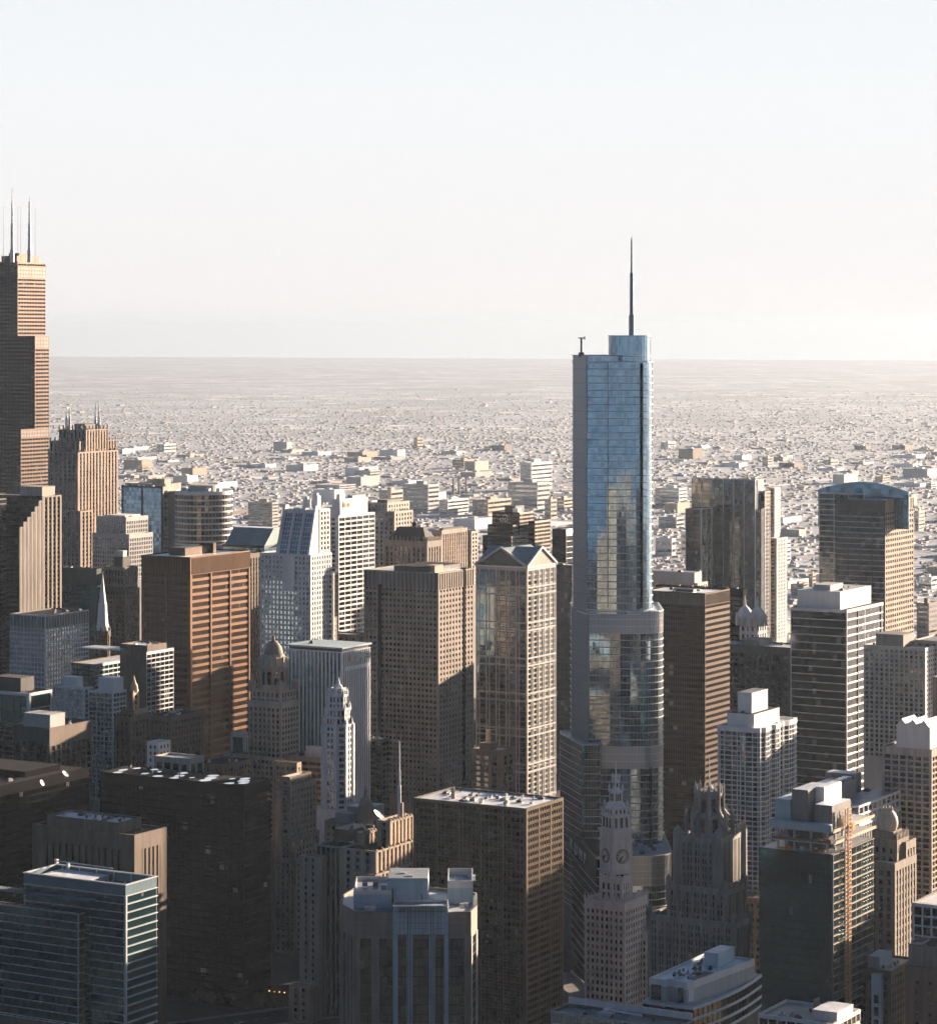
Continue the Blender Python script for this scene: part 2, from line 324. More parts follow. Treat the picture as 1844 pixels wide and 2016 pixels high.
        while z > zv + .5:
            zl = max(zv, z - fh)
            if any(zl < b1 - .5 and z > b0 + .5 for b0, b1 in belts):
                ring(s.part('louvre_band', g('beltmat', 'belt_metal'), (key, int(z))), off(.12), off(-.02), zl + .02, z - .02)
                for i in range(k):
                    if edges and i not in edges: continue
                    a, c = Vector(poly[i]), Vector(poly[(i + 1) % k]); l = (c - a).length; u = (c - a) / max(l, .01); n = Vector((u.y, -u.x)); q = max(1, round(l / 1.9))
                    for j in range(q): s.part('facade', 'steel').ob(a, u, n, l * j / q - .16, l * j / q + .16, .1, .42, zl, z)
                ring(s.part('facade', g('spmat', fm)), off(.3), off(-.02), zl - .1, zl + .18)
            else:
                if (key, fl) not in s.bands: s.bands[(key, fl)] = (MB(), g('glass', 'trump_glass'))
                o = off(.05); b = s.bands[(key, fl)][0]
                for i in range(k):
                    if edges and i not in edges: continue
                    a, c = o[i], o[(i + 1) % k]
                    b.quad((*a, zl + sh), (*c, zl + sh), (*c, z), (*a, z))
                if sh > .02: ring(s.part('facade', g('spmat', fm)), off(sd), off(-.02), zl, zl + sh)
            z -= fh; fl += 1
        mu = g('bay', 3.0); fb = s.part('facade', g('mullmat', fm))
        for i in range(k):
            if edges and i not in edges: continue
            a, c = Vector(poly[i]), Vector(poly[(i + 1) % k]); l = (c - a).length
            if l < .3: continue
            u = (c - a) / l; n = Vector((u.y, -u.x)); q = max(1, round(l / mu))
            for j in range(q): fb.ob(a, u, n, l * j / q - g('mw', .08), l * j / q + g('mw', .08), .0, g('md', .2), zv, zt)
    def done(s):
        byn = {}
        for (name, mat, _), b in s.parts.items():
            if not b.f: continue
            link(name, b.mesh(name, mat), s.e)
        last = {}
        for name, mat, b, sm, par in s.seps:
            if not b.f: continue
            o = link(name, b.mesh(name, mat, sm), last.get(par, s.e) if par else s.e); last[name] = o
        items = sorted(s.bands.items(), key=lambda q: (q[0][1], str(q[0][0])))
        for i, (k, (b, gm)) in enumerate(items[:95]): link('window_band', b.mesh('window_band', gm), s.e)
        if len(items) > 95:
            byg = {}
            for k, (b, gm) in items[95:]: byg.setdefault(gm, MB()).add(b.v, b.f)
            for gm, b in byg.items(): tag(link('lower_window_bands', b.mesh('window_band', gm), s.e), kind='stuff')
        return s.e
def offset(poly, d):
    k = len(poly); out = []
    for i in range(k):
        a, b, c = Vector(poly[i - 1]), Vector(poly[i]), Vector(poly[(i + 1) % k])
        e1 = (b - a).normalized(); e2 = (c - b).normalized()
        n1 = Vector((e1.y, -e1.x)); n2 = Vector((e2.y, -e2.x)); m = (n1 + n2)
        m = m / max(.2, (1 + n1.dot(n2)))
        out.append((b.x + m.x * d, b.y + m.y * d))
    return out
def ring(mb, outer, inner, z0, z1):
    k = len(outer); o = len(mb.v)
    for pl in (outer, inner):
        for z in (z0, z1): mb.v += [(x, y, z) for x, y in pl]
    for i in range(k):
        j = (i + 1) % k
        mb.f += [(o + i, o + j, o + k + j, o + k + i), (o + k + i, o + k + j, o + 3 * k + j, o + 3 * k + i), (o + 2 * k + j, o + 2 * k + i, o + 3 * k + i, o + 3 * k + j), (o + j, o + i, o + 2 * k + i, o + 2 * k + j)]
def text(B, name, txt, mat, p, u, n, size, depth=.25, sx=1.0):      # raised lettering on a wall, p = lower left corner in local metres
    c = bpy.data.curves.new(name, 'FONT'); c.body = txt; c.size = size; c.extrude = depth / 2
    t = bpy.data.objects.new(name, c); S.collection.objects.link(t)
    dg = bpy.context.evaluated_depsgraph_get(); me = bpy.data.meshes.new_from_object(t.evaluated_get(dg)); bpy.data.objects.remove(t)
    M = Matrix(((u[0] * sx, 0, n[0], p[0] + n[0] * depth * .6), (u[1] * sx, 0, n[1], p[1] + n[1] * depth * .6), (0, 1, 0, p[2]), (0, 0, 0, 1)))
    me.transform(M); me.materials.clear(); me.materials.append(MATS[mat]); me.name = name
    return link(name, me, B.e)
def tower(name, label, cat, xl, xc, xr, y, D, st, stn=None, ybot=2016, roof='grey_roof', core=None, par=1.0, ph=(), clut=0, big=2.6, fin=True):
    B = Bld(name, label, cat, W(xc, D)); r = B.block(xl, xc, xr, y, D, st, stn, ybot, core, roof, par=par)
    av = [B.ph(r, *q) for q in ph]
    if clut: B.clutter(r, clut, name + label, big, avoid=av)
    B.r = r; B.av = av
    if fin: B.done()
    return B
# ---------------------------------------------------------------- ground
def structure(name, mb, mat): return tag(link(name, mb.mesh(name, mat)), kind='structure')
def groundmat():
    m, n, b = nodes('ground')
    tc = n.nodes.new('ShaderNodeTexCoord')
    def noise(sc, det, rough=.6):
        q = N(n, 'ShaderNodeTexNoise', Scale=sc, Detail=det, Roughness=rough); n.links.new(tc.outputs['Object'], q.inputs['Vector']); return q
    def ramp(src, *st_):
        c = N(n, 'ShaderNodeValToRGB'); e = c.color_ramp.elements
        e[0].position, e[0].color = st_[0][0], (*st_[0][1], 1); e[1].position, e[1].color = st_[-1][0], (*st_[-1][1], 1)
        for p, col in st_[1:-1]: e.new(p).color = (*col, 1)
        n.links.new(src, c.inputs[0]); return c
    def mix(f, a, c, mode='MIX'):
        q = N(n, 'ShaderNodeMix', _data_type='RGBA', _blend_type=mode)
        if isinstance(f, float): q.inputs[0].default_value = f
        else: n.links.new(f, q.inputs[0])
        n.links.new(a, q.inputs[6]); n.links.new(c, q.inputs[7]); return q.outputs[2]
    # lots with houses, tones paled and blued in place of far haze: random roof tone per lot, trees between, street grid, then districts of more trees or more pale sheds
    vo = N(n, 'ShaderNodeTexVoronoi', Scale=.045, Randomness=.75); vo.distance = 'CHEBYCHEV'; n.links.new(tc.outputs['Object'], vo.inputs['Vector'])
    sp = N(n, 'ShaderNodeSeparateColor'); n.links.new(vo.outputs['Color'], sp.inputs[0])
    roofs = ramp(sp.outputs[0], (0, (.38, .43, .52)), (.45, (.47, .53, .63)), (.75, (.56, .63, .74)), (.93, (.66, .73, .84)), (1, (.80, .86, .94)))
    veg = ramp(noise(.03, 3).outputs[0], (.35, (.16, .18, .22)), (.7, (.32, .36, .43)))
    gap = N(n, 'ShaderNodeMath', _operation='GREATER_THAN'); gap.inputs[1].default_value = .49; n.links.new(vo.outputs['Distance'], gap.inputs[0])
    lot = mix(gap.outputs[0], roofs.outputs[0], veg.outputs[0])
    dist = ramp(noise(.0011, 6, .68).outputs[0], (.45, (0, 0, 0)), (.55, (1, 1, 1)))
    treed = mix(.8, lot, veg.outputs[0])
    mixd = mix(dist.outputs[0], treed, lot)
    v2 = N(n, 'ShaderNodeTexVoronoi', Scale=.0055, Randomness=1.0); v2.distance = 'CHEBYCHEV'; n.links.new(tc.outputs['Object'], v2.inputs['Vector'])
    s2 = N(n, 'ShaderNodeSeparateColor'); n.links.new(v2.outputs['Color'], s2.inputs[0])
    big = N(n, 'ShaderNodeMath', _operation='GREATER_THAN'); big.inputs[1].default_value = .82; n.links.new(s2.outputs[1], big.inputs[0])
    core_ = N(n, 'ShaderNodeMath', _operation='LESS_THAN'); core_.inputs[1].default_value = .34; n.links.new(v2.outputs['Distance'], core_.inputs[0])
    bb = N(n, 'ShaderNodeMath', _operation='MULTIPLY'); n.links.new(big.outputs[0], bb.inputs[0]); n.links.new(core_.outputs[0], bb.inputs[1])
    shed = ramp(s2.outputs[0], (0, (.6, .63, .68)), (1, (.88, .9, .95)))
    c3 = mix(bb.outputs[0], mixd, shed.outputs[0])
    br = N(n, 'ShaderNodeTexBrick', Scale=1.0); br.inputs['Brick Width'].default_value = 200; br.inputs['Row Height'].default_value = 100
    br.inputs['Mortar Size'].default_value = 7; br.offset = 0; n.links.new(tc.outputs['Object'], br.inputs['Vector'])
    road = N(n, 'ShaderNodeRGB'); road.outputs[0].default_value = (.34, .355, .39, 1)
    c4 = mix(br.outputs['Fac'], c3, road.outputs[0])
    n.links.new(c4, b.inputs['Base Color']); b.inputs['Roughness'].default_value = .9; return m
g = MB(); SZ = 38000
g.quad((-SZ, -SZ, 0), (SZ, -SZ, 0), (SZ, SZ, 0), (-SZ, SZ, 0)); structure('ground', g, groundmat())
stone('asphalt', (.045, .045, .048), rough=.9); stone('pavement', (.2, .195, .185), rough=.9); stone('white_line', (.7, .7, .68), rough=.7)
def watermat():
    m, n, b = nodes('water'); b.inputs['Base Color'].default_value = (.012, .018, .02, 1); b.inputs['Roughness'].default_value = .12
    q = coords(n, (.12, .12, .12)); a = N(n, 'ShaderNodeTexNoise', Scale=1.0, Detail=4.0); n.links.new(q.outputs[0], a.inputs['Vector'])
    bm = N(n, 'ShaderNodeBump', Strength=.25, Distance=.6); n.links.new(a.outputs[0], bm.inputs['Height']); n.links.new(bm.outputs[0], b.inputs['Normal'])
    MATS['water'] = m; return m
watermat()
# the lake behind the camera, the river, the streets
g = MB(); g.quad((1500, -SZ, .006), (SZ, -SZ, .006), (SZ, SZ, .006), (1500, SZ, .006)); structure('lake', g, 'water')
g = MB(); g.quad((-2700, -3000, .004), (1495, -3000, .004), (1495, 3000, .004), (-2700, 3000, .004)); structure('downtown_streets', g, 'asphalt')
def fp(x, D): return W(x, D)
g = MB()
rv = [fp(470, 1500), fp(1080, 1475), fp(1160, 1475), fp(1480, 1690), fp(1460, 1790), fp(1120, 1600), fp(1060, 1540), fp(470, 1560)]
g.add([(x, y, .008) for x, y in rv], [(7, 0, 1, 6), (6, 1, 2, 5), (5, 2, 3, 4)]); structure('river', g, 'water')
# ---------------------------------------------------------------- facade styles
def st(**k): return k
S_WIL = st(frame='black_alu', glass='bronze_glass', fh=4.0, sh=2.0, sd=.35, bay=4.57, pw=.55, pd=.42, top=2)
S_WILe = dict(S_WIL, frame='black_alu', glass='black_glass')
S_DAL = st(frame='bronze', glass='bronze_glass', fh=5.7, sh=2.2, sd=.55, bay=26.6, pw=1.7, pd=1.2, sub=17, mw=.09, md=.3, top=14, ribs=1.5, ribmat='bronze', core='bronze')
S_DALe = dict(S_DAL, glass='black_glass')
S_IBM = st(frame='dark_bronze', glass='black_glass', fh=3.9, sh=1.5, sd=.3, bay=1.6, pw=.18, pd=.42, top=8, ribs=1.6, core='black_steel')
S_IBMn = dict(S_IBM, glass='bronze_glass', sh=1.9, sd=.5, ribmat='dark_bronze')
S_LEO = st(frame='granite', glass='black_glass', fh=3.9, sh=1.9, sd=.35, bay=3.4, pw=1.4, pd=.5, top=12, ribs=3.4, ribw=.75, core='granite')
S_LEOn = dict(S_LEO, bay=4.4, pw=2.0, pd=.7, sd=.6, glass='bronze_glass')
S_KEM = st(frame='marble', glass='blue_glass', fh=3.6, sh=.0, bay=2.9, pw=1.05, pd=.5, top=.6, core='grey_stone')
S_KEMn = dict(S_KEM, bay=2.6, pw=1.1, glass='dark_glass')
S_PED = st(frame='pale_grey', glass='grey_glass', fh=3.9, sh=.7, sd=.1, spmat='grey_stone', bay=9.3, pw=1.0, pd=.5, pat=((.3, .7),), top=5, core='grey_stone')
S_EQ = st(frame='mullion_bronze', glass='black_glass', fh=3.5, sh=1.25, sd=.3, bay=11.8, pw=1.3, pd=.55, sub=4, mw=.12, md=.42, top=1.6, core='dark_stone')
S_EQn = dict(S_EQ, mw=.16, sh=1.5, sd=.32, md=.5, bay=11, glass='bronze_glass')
S_BLK = st(frame='black_steel', glass='black_glass', fh=3.8, sh=1.3, sd=.12, bay=8.5, pw=.5, pd=.2, sub=4, mw=.07, md=.22, top=6, core='black_steel')
S_STRIPE = st(frame='brown_stone', glass='black_glass', fh=3.7, sh=0, bay=4.2, pw=2.5, pd=.8, top=8, core='brown_stone', cw=6)
S_WHT = st(frame='white_stone', glass='dark_glass', fh=3.9, sh=1.7, sd=.3, bay=4.0, pw=1.9, pd=.45, top=2.2)
S_APT = st(frame='white_paint', glass='apartment_glass', fh=2.75, sh=.5, sd=.9, bay=4.0, pw=.4, pd=.6, top=2.6, core='dark_stone')
S_BAND = st(frame='white_concrete', glass='dark_glass', fh=5.4, sh=.55, sd=.35, bay=40, pw=.5, pd=.2, top=2.2, core='dark_stone', spmat='pale_metal')
S_TAN = st(frame='tan_stone', glass='window_glass', fh=3.6, sh=1.7, sd=.2, bay=3.0, pw=1.5, pd=.4, top=3)
S_CRM = dict(S_WHT, frame='beige_concrete', fh=4.0, bay=4.6, pw=2.3)
S_GRID = st(frame='pale_grey', glass='mid_glass', fh=3.6, sh=.8, sd=.3, bay=3.2, pw=.5, pd=.45, top=10, ribs=3.2, core='grey_stone')
S_DGL = st(frame='dark_metal', glass='grey_glass', fh=4.0, sh=.35, sd=.12, bay=7, pw=.3, pd=.25, sub=3, mw=.05, md=.12, top=2, core='dark_stone')
S_HZ = st(frame='pale_metal', glass='dark_glass', fh=3.3, sh=.9, sd=.3, bay=5, pw=.35, pd=.35, top=2, core='grey_stone')
S_BRN = st(frame='brown_stone', glass='window_glass', fh=3.8, sh=1.6, sd=.25, bay=3.2, pw=1.5, pd=.5, top=3)
S_VST = st(frame='pink_granite', glass='bronze_glass', fh=3.9, sh=1.4, sd=.15, bay=4.2, pw=1.9, pd=.6, top=4)
# ================================================================ the far row, left to right
# dark stepped skyscraper with twin antennas
D3 = 2890
B = Bld('skyscraper', 'tallest dark bronze skyscraper with stepped tubes and two white antennas', 'skyscraper', W(41, D3))
zA, zB, zC = Z(513, D3 - 5), Z(661, D3), Z(845, D3)
tb = 22.9
SW_ = [(90, 108)]
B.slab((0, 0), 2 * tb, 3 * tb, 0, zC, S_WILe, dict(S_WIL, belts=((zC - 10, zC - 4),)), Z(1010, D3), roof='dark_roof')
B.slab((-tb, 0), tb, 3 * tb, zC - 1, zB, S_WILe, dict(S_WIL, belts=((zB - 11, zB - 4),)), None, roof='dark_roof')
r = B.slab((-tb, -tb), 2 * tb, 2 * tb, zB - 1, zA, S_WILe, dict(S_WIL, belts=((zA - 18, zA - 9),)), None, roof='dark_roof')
q = B.ph(r, .10, .9, .1, .55, 7, 'black_alu'); B.ph(r, .3, .7, .2, .5, 10, 'black_alu')
for px_, ty, nm in ((24, 366, 0), (58, 385, 1)):
    c = B.loc(W(px_, D3 + 25)); zt = Z(ty, D3 + 25)
    m = B.sep('antenna', 'white_paint')
    m.lathe(c[0], c[1], [(2.4, zA - 1), (2.4, zA + 12), (1.7, zA + 12.2), (1.5, zA + 38), (1.1, zA + 38.2), (.9, zA + 62), (.5, zA + 62.2), (.35, zt - 4), (.15, zt)], 10)
    for k in range(3): m.lathe(c[0], c[1], [(2.2, zA + 20 + k * 9), (2.2, zA + 20.5 + k * 9)], 10)
    for dx in (-9, 6):
        m = B.sep('whip_antenna', 'dark_metal'); m.lathe(c[0] + dx * RT[0], c[1] + dx * RT[1], [(.25, zA - 1), (.12, zA + 58)], 5)
B.clutter(r, 6, 3, 3)
B.done()
# stepped dark tower with lit ribs at the left edge
D_ = 2390
B = Bld('office_tower', 'dark tower at left edge with staircase of sunlit ribs below the skyscraper', 'tower', W(119, D_))
C = W(119, D_); zt = Z(974, D_)
S_FN = st(frame='granite', glass='black_glass', fh=3.9, sh=1.5, sd=.45, bay=5.2, pw=2.2, pd=1.3, top=1.2, core='dark_stone')
S_FNe = st(frame='dark_metal', glass='black_glass', fh=3.9, sh=.9, sd=.12, bay=5.2, pw=.25, pd=.2, top=1.2, core='dark_stone')
nst = 7; stepy = [1036, 1027, 1018, 1009, 999, 988, 977]; xs = [38, 45.5, 53, 60.5, 68, 75.5, 83]
zc = [B.loc(W(x, D_)) for x in xs]
wfull = -run(C, (1, 0), 38)            # metres (negative = east)
e0 = run(C, (1, 0), 38); e1 = run(C, (1, 0), 83); e2 = 0
c = (run(C, (1, 0), 83), 0)
Wm = c[0]
r = B.slab((Wm, 0), Wm, 60, 0, zt, S_FNe, S_FN, Z(1320, D_), roof='grey_roof')
for i in range(6):
    a0 = run(C, (1, 0), xs[i]); a1 = run(C, (1, 0), xs[i + 1])
    B.slab((a0, 0), a0 - a1 - .01, 60, 0, Z(stepy[i] - 6, D_), S_FNe, S_FN, Z(1320, D_), roof='dark_roof', key=('s', i))
r2 = B.slab((e0 + 62, -14), 62 - .02, 46, 0, zt - .5, S_FNe, S_FNe, Z(1320, D_), roof='grey_roof')
B.ph(r, .3, 1.0, .1, .5, 8, 'beige_concrete')
B.done()
# gothic stepped tower with spires
D_ = 2740
B = Bld('gothic_tower', 'stepped granite tower with pale spires standing right of the tallest skyscraper', 'tower', W(150, D_))
S_FR = st(frame='pink_granite', glass='window_glass', fh=4.1, sh=1.9, sd=.3, bay=5.2, pw=2.5, pd=.9, top=1.5)
S_FRc = dict(S_FR, top=16, ribs=4.6, ribw=1.1, ribmat='window_glass')
S_FRe = S_FR; S_FRce = S_FRc
r0 = B.block(98, 158, 182, 1006, D_ - 14, S_FRe, S_FRe, 1130)
r1 = B.block(96, 153, 231, 890, D_, S_FRe, S_FR, 1130)
r2 = B.block(99, 156, 228, 869, D_ + 6, S_FRce, S_FRc, 900)
r3 = B.block(117, 169, 212, 846, D_ + 12, S_FRce, dict(S_FRc, top=40), 900)
fb = B.part('facade', 'pink_granite')
for r, z_ in ((r2, 4), (r3, 5), (r1, 3)):
    for i in range(7):
        for p in ((r['x1'] - (r['x1'] - r['x0']) * i / 6, r['y1']), (r['x1'], r['y1'] - (r['y1'] - r['y0']) * i / 6)):
            fb.lathe(p[0], p[1], [(.9, r['zt'] - 3), (.9, r['zt'] + z_ * .5), (.05, r['zt'] + z_)], 6)
for x in (131, 137, 188, 195):
    c = B.px(x, D_ + 40); m = B.sep('spire', 'white_paint'); zt = Z(787 if x > 150 else 795, D_ + 40)
    m.lathe(c[0], c[1], [(1.5, r3['z'] - 1), (1.2, r3['z'] + 12), (.8, r3['z'] + 12.2), (.6, zt - 10), (.1, zt)], 8)
B.ph(r3, .2, .8, .2, .6, 6, 'grey_stone'); B.done()
# tower with blue glass bays
B = tower('glass_tower', 'blue glass tower with three tall bays beside the round banded building', 'tower', 240, 320, 331, 958, 2690,
          st(frame='dark_metal', glass='blue_glass', fh=4, sh=.25, sd=.1, bay=19, pw=1.4, pd=.8, top=1.5, core='dark_stone'), dict(S_VST, frame='beige_concrete', bay=6), 1090, fin=False)
r = B.block(246, 326, 356, 953, 2720, None, None, 960, core='beige_concrete'); B.ph(r, .2, .6, .1, .4, 5, 'beige_concrete'); B.clutter(B.r, 5, 5); B.done()
# round banded building
D_ = 2620
B = Bld('round_building', 'round building wrapped in bright horizontal bands behind the brown tower', 'building', W(401, D_ + 60))
rad = 57.5 * (D_) / F; zt = Z(972, D_)
pl = [(rad * math.cos(a), rad * math.sin(a)) for a in [2 * math.pi * i / 48 for i in range(48)]]
B.polyfac(pl, 0, zt, st(frame='pale_metal', core='grey_stone', glass='bronze_glass', fh=5.6, sh=1.5, sd=.35, bay=2.4, mw=.08, md=.15, top=3.5), Z(1080, D_), roof='grey_roof')
B.part('wall', 'grey_stone').box(-rad * .2, rad * .1, -rad - 14, rad * .4, 0, zt - 2)
m = B.sep('penthouse', 'pale_grey'); m.lathe(0, 0, [(rad * .5, zt - 1), (rad * .5, zt + 5), (rad * .45, zt + 5.3)], 24)
for i in range(7):
    a = random.Random(i).uniform(0, 6.28); m = B.sep('vent', 'pale_metal'); m.box(rad * .7 * math.cos(a) - 2, rad * .7 * math.cos(a) + 2, rad * .7 * math.sin(a) - 2, rad * .7 * math.sin(a) + 2, zt - .8, zt + 2.5)
B.done()
# grey tower with two setbacks
B = Bld('office_tower', 'grey ribbed tower with two shoulder setbacks in front of the spired tower', 'tower', W(248, 2480))
S_GR = st(frame='pale_grey', glass='grey_glass', fh=3.9, sh=1.4, sd=.2, bay=2.6, pw=1.0, pd=.35, top=4, core='grey_stone')
B.block(182, 254, 300, 1052, 2472, S_GR, S_GR, 1130); r = B.block(190, 248, 291, 1018, 2480, S_GR, S_GR, 1060)
B.ph(r, .15, .85, .15, .8, 1.5, 'white_concrete'); B.clutter(r, 8, 7, 2); B.done()
# teal glass
tower('glass_tower', 'dark teal glass tower behind the white church spire', 'tower', 122, 190, 203, 1120, 2330, dict(S_DGL, glass='teal_glass', frame='green_stone', top=14), None, 1250, clut=3)
# church spire tower
D_ = 2260
B = Bld('church_tower', 'slim white pointed spire on a dark stone church tower', 'church', W(202, D_))
r = B.block(187, 206, 216, 1243, D_ - 8, S_BRN, None, 1330, core='dark_stone')
c = B.px(202, D_ + 1); z0 = Z(1243, D_); z1 = Z(1127, D_)
m = B.sep('spire', 'white_paint'); oc = lambda q: [(c[0] + q * math.cos(R(22.5 + 45 * i)), c[1] + q * math.sin(R(22.5 + 45 * i))) for i in range(8)]
zz = lambda f: z0 + (z1 - z0) * f
m.loft([(oc(6.2), z0), (oc(5.6), zz(.04)), (oc(4.6), zz(.15)), (oc(3.6), zz(.45)), (oc(3.8), zz(.46)), (oc(3.2), zz(.49)), (oc(.25), zz(.96)), (oc(.1), z1)])
for i in range(8):
    q = oc(6.0)[i]; B.part('pinnacle', 'grey_stone').lathe(q[0], q[1], [(.7, z0 - 4), (.7, z0 + 1.5), (.05, z0 + 5)], 6)
B.done()
# brown old tower
B = Bld('office_tower', 'old brown stone tower with chamfered crown just right of the church spire', 'tower', W(247, 2340))
B.block(203, 247, 274, 1160, 2340, S_BRN, S_BRN, 1290); r = B.block(206, 245, 270, 1117, 2346, dict(S_BRN, fh=7, sh=2.5, frame='taupe_stone'), None, 1165)
B.ph(r, .1, .7, .15, .6, 9, 'dark_stone'); q = B.ph(r, .2, .5, .2, .45, 14, 'white_concrete'); B.done()
# the brown three-bay tower
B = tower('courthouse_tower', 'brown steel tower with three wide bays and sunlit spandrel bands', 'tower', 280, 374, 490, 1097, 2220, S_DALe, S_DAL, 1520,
          roof='white_roof', core='black_steel', fin=False)
B.ph(B.r, .22, .62, .38, .72, 6, 'dark_bronze'); B.ph(B.r, .63, .68, .3, .6, 8, 'dark_bronze'); B.done()
tower('office_tower', 'narrow brown tower peeking out behind the three bay tower', 'tower', 470, 489, 513, 1090, 2400, S_VST, dict(S_VST, frame='brown_stone', fh=4.2), 1360, core='dark_stone')
# ================================================================ the white tower with a sloped glass top
D_ = 2165
B = Bld('office_tower', 'white gridded tower with a steep sloping blue glass top', 'tower', W(611, D_))
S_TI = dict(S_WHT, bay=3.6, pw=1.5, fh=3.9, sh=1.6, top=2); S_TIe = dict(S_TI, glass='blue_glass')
r = B.block(512, 611, 652, 1092, D_, S_TIe, S_TI, 1290, core='white_stone')
B.block(590, 656, 666, 1128, D_ + 22, S_TI, dict(S_TI, frame='beige_concrete', sh=2.6), 1280, core='white_stone')
L = r['y1'] - r['y0']; Wd = r['x1'] - r['x0']; z0 = r['z'] - .1; z1 = Z(1005, D_)
# the sloping top: a wedge leaning back from the east side
def wedge(mb, ya, yb, xa0, xa1, xw, za, zb):
    mb.add([(xa0, ya, za), (xw, ya, za), (xw, ya, zb), (xa1, ya, zb), (xa0, yb, za), (xw, yb, za), (xw, yb, zb), (xa1, yb, zb)],
           [(0, 3, 2, 1), (4, 5, 6, 7), (0, 4, 7, 3), (3, 7, 6, 2), (1, 2, 6, 5), (0, 1, 5, 4)])
y1 = r['y1']; dz = z1 - z0
w0 = B.sep('sloped_roof', 'white_stone')
wedge(w0, y1 - L * .02, y1 - L * .70, r['x1'] - .6, r['x1'] - 11, r['x0'] + 1, z0, z1)
for k in range(3):
    a = .08 + .2 * k; sky_strip = B.sep('skylight', 'pale_glass')
    for i in range(9):
        f0, f1 = i / 9 * .9 + .02, (i + .86) / 9 * .9 + .02
        p = lambda f, yy, o: (r['x1'] - .6 - 10.4 * f + o, yy, z0 + dz * f)
        for j in range(3):
            ya, yb = y1 - L * (a + .053 * j), y1 - L * (a + .053 * j + .045)
            sky_strip.quad(p(f0, yb, .22), p(f0, ya, .22), p(f1, ya, .22), p(f1, yb, .22))
for k in range(4):
    ya = y1 - L * (.02 + .2 * k); b = MB(); wedge(B.part('facade', 'white_stone'), ya + .07, ya - L * .04, r['x1'] + 1.2, r['x1'] - 9, r['x1'] - 14, z0, z1 + (3 if k in (0, 3) else 1))
nf = dict(S_TI, bay=4.2); B.facade((r['x0'] + 1, y1 - L * .02 + .02), (1, 0), (0, 1), Wd - 15, z0, z1, nf, 'n')
for i, x in enumerate((604, 623)):
    c = B.px(x, D_ + 30); m = B.sep('finial', 'white_paint'); m.box(c[0] - 2.4, c[0] + 2.4, c[1] - 2.4, c[1] + 2.4, z1 - 1, z1 + 7 + 3 * i); m.box(c[0] - 1.2, c[0] + 1.2, c[1] - 1.2, c[1] + 1.2, z1 + 7 + 3 * i, z1 + 9 + 3 * i)
wedge(B.part('facade', 'white_stone'), y1 - L * .30, y1 - L * .52, r['x1'] + 3.5, r['x1'] + .4, r['x1'] - 1, Z(1165, D_), z0)
B.done()
# low glass building with sloped blue roof to the left of it
B = tower('glass_building', 'low blue glass building with stepped sloping roof left of the white tower', 'building', 438, 520, 560, 1075, 2420, dict(S_DGL, glass='blue_glass', fh=5), None, 1100, fin=False)
r = B.r; wedge(B.part('sloped_roof', 'copper'), r['y1'] - 1, r['y0'] + 1, r['x1'] - 1, r['x1'] - 16, r['x0'] + 1, r['z'], Z(1043, 2420)); B.part('roof', 'white_roof').box(r['x0'] + 1.2, r['x1'] - 16.2, r['y0'] + 1.2, r['y1'] - 1.2, Z(1043, 2420), Z(1043, 2420) + .2)
B.done()
# banded tower with white top and sign
B = tower('bank_tower', 'white banded tower with a blank white top bearing a small sign', 'tower', 647, 666, 737, 1015, 2360, dict(S_WHT, frame='white_stone', sh=1.6, bay=20, pw=3), dict(S_WHT, frame='white_stone', bay=9, pw=.7, sh=1.5, sd=.3, fh=4.2, glass='bronze_glass'), 1240, fin=False, core='grey_stone')
q = B.ph(B.r, .06, .82, .05, .9, 14, 'white_paint')
B.ph(dict(q), .5, 1.0, .2, .8, 2, 'pale_grey'); B.ph(dict(q), .02, .2, .1, .5, 4, 'white_paint')
for i, mt in enumerate(('rust', 'gilt', 'orange_paint', 'gilt')):
    m = B.sep('sign_letter', mt); xx = q['x1'] - 6 - 3.6 * i; zz_ = q['z'] - 7
    m.box(xx, xx + 2.2, q['y1'] + .01, q['y1'] + .4, zz_, zz_ + 3.4)
    if i == 0: m.box(xx + .5, xx + 1.7, q['y1'] + .01, q['y1'] + .5, zz_ + 3.7, zz_ + 4.8)
B.done()
# cream stepped tower
B = Bld('office_tower', 'cream tower with square windows and stepped shoulders behind the hipped roof', 'tower', W(776, 2520))
B.block(717, 776, 812, 1007, 2512, S_CRM, S_CRM, 1120, core='beige_concrete'); r = B.block(722, 762, 805, 990, 2524, S_CRM, S_CRM, 1010, core='beige_concrete'); B.ph(r, .1, .7, .1, .6, 3, 'grey_stone'); B.done()
# hip roofed tower
D_ = 2250
B = Bld('hip_roof_tower', 'brown masonry tower topped by a dark hipped roof', 'tower', W(840, D_))
S_HIP = st(frame='taupe_stone', glass='window_glass', fh=4.6, sh=1.2, sd=.2, bay=4.4, pw=2.0, pd=.8, top=5)
r = B.block(756, 840, 868, 1066, D_, S_HIP, S_HIP, 1140, core='taupe_stone', roofpart=False)
x0, x1, y0, y1 = r['x0'], r['x1'], r['y0'], r['y1']; zr = Z(1038, D_ + 15); z0 = r['zt'] - 1
q = 8.5
B.sep('roof', 'slate').add([(x0 + 1.5, y0 + 1.5, z0), (x1 - 1.5, y0 + 1.5, z0), (x1 - 1.5, y1 - 1.5, z0), (x0 + 1.5, y1 - 1.5, z0), (x0 + q + 2, y0 + q, zr), (x1 - q, y0 + q, zr), (x1 - q, y1 - q, zr), (x0 + q + 2, y1 - q, zr)],
                     [(0, 1, 5, 4), (1, 2, 6, 5), (2, 3, 7, 6), (3, 0, 4, 7), (4, 5, 6, 7)])
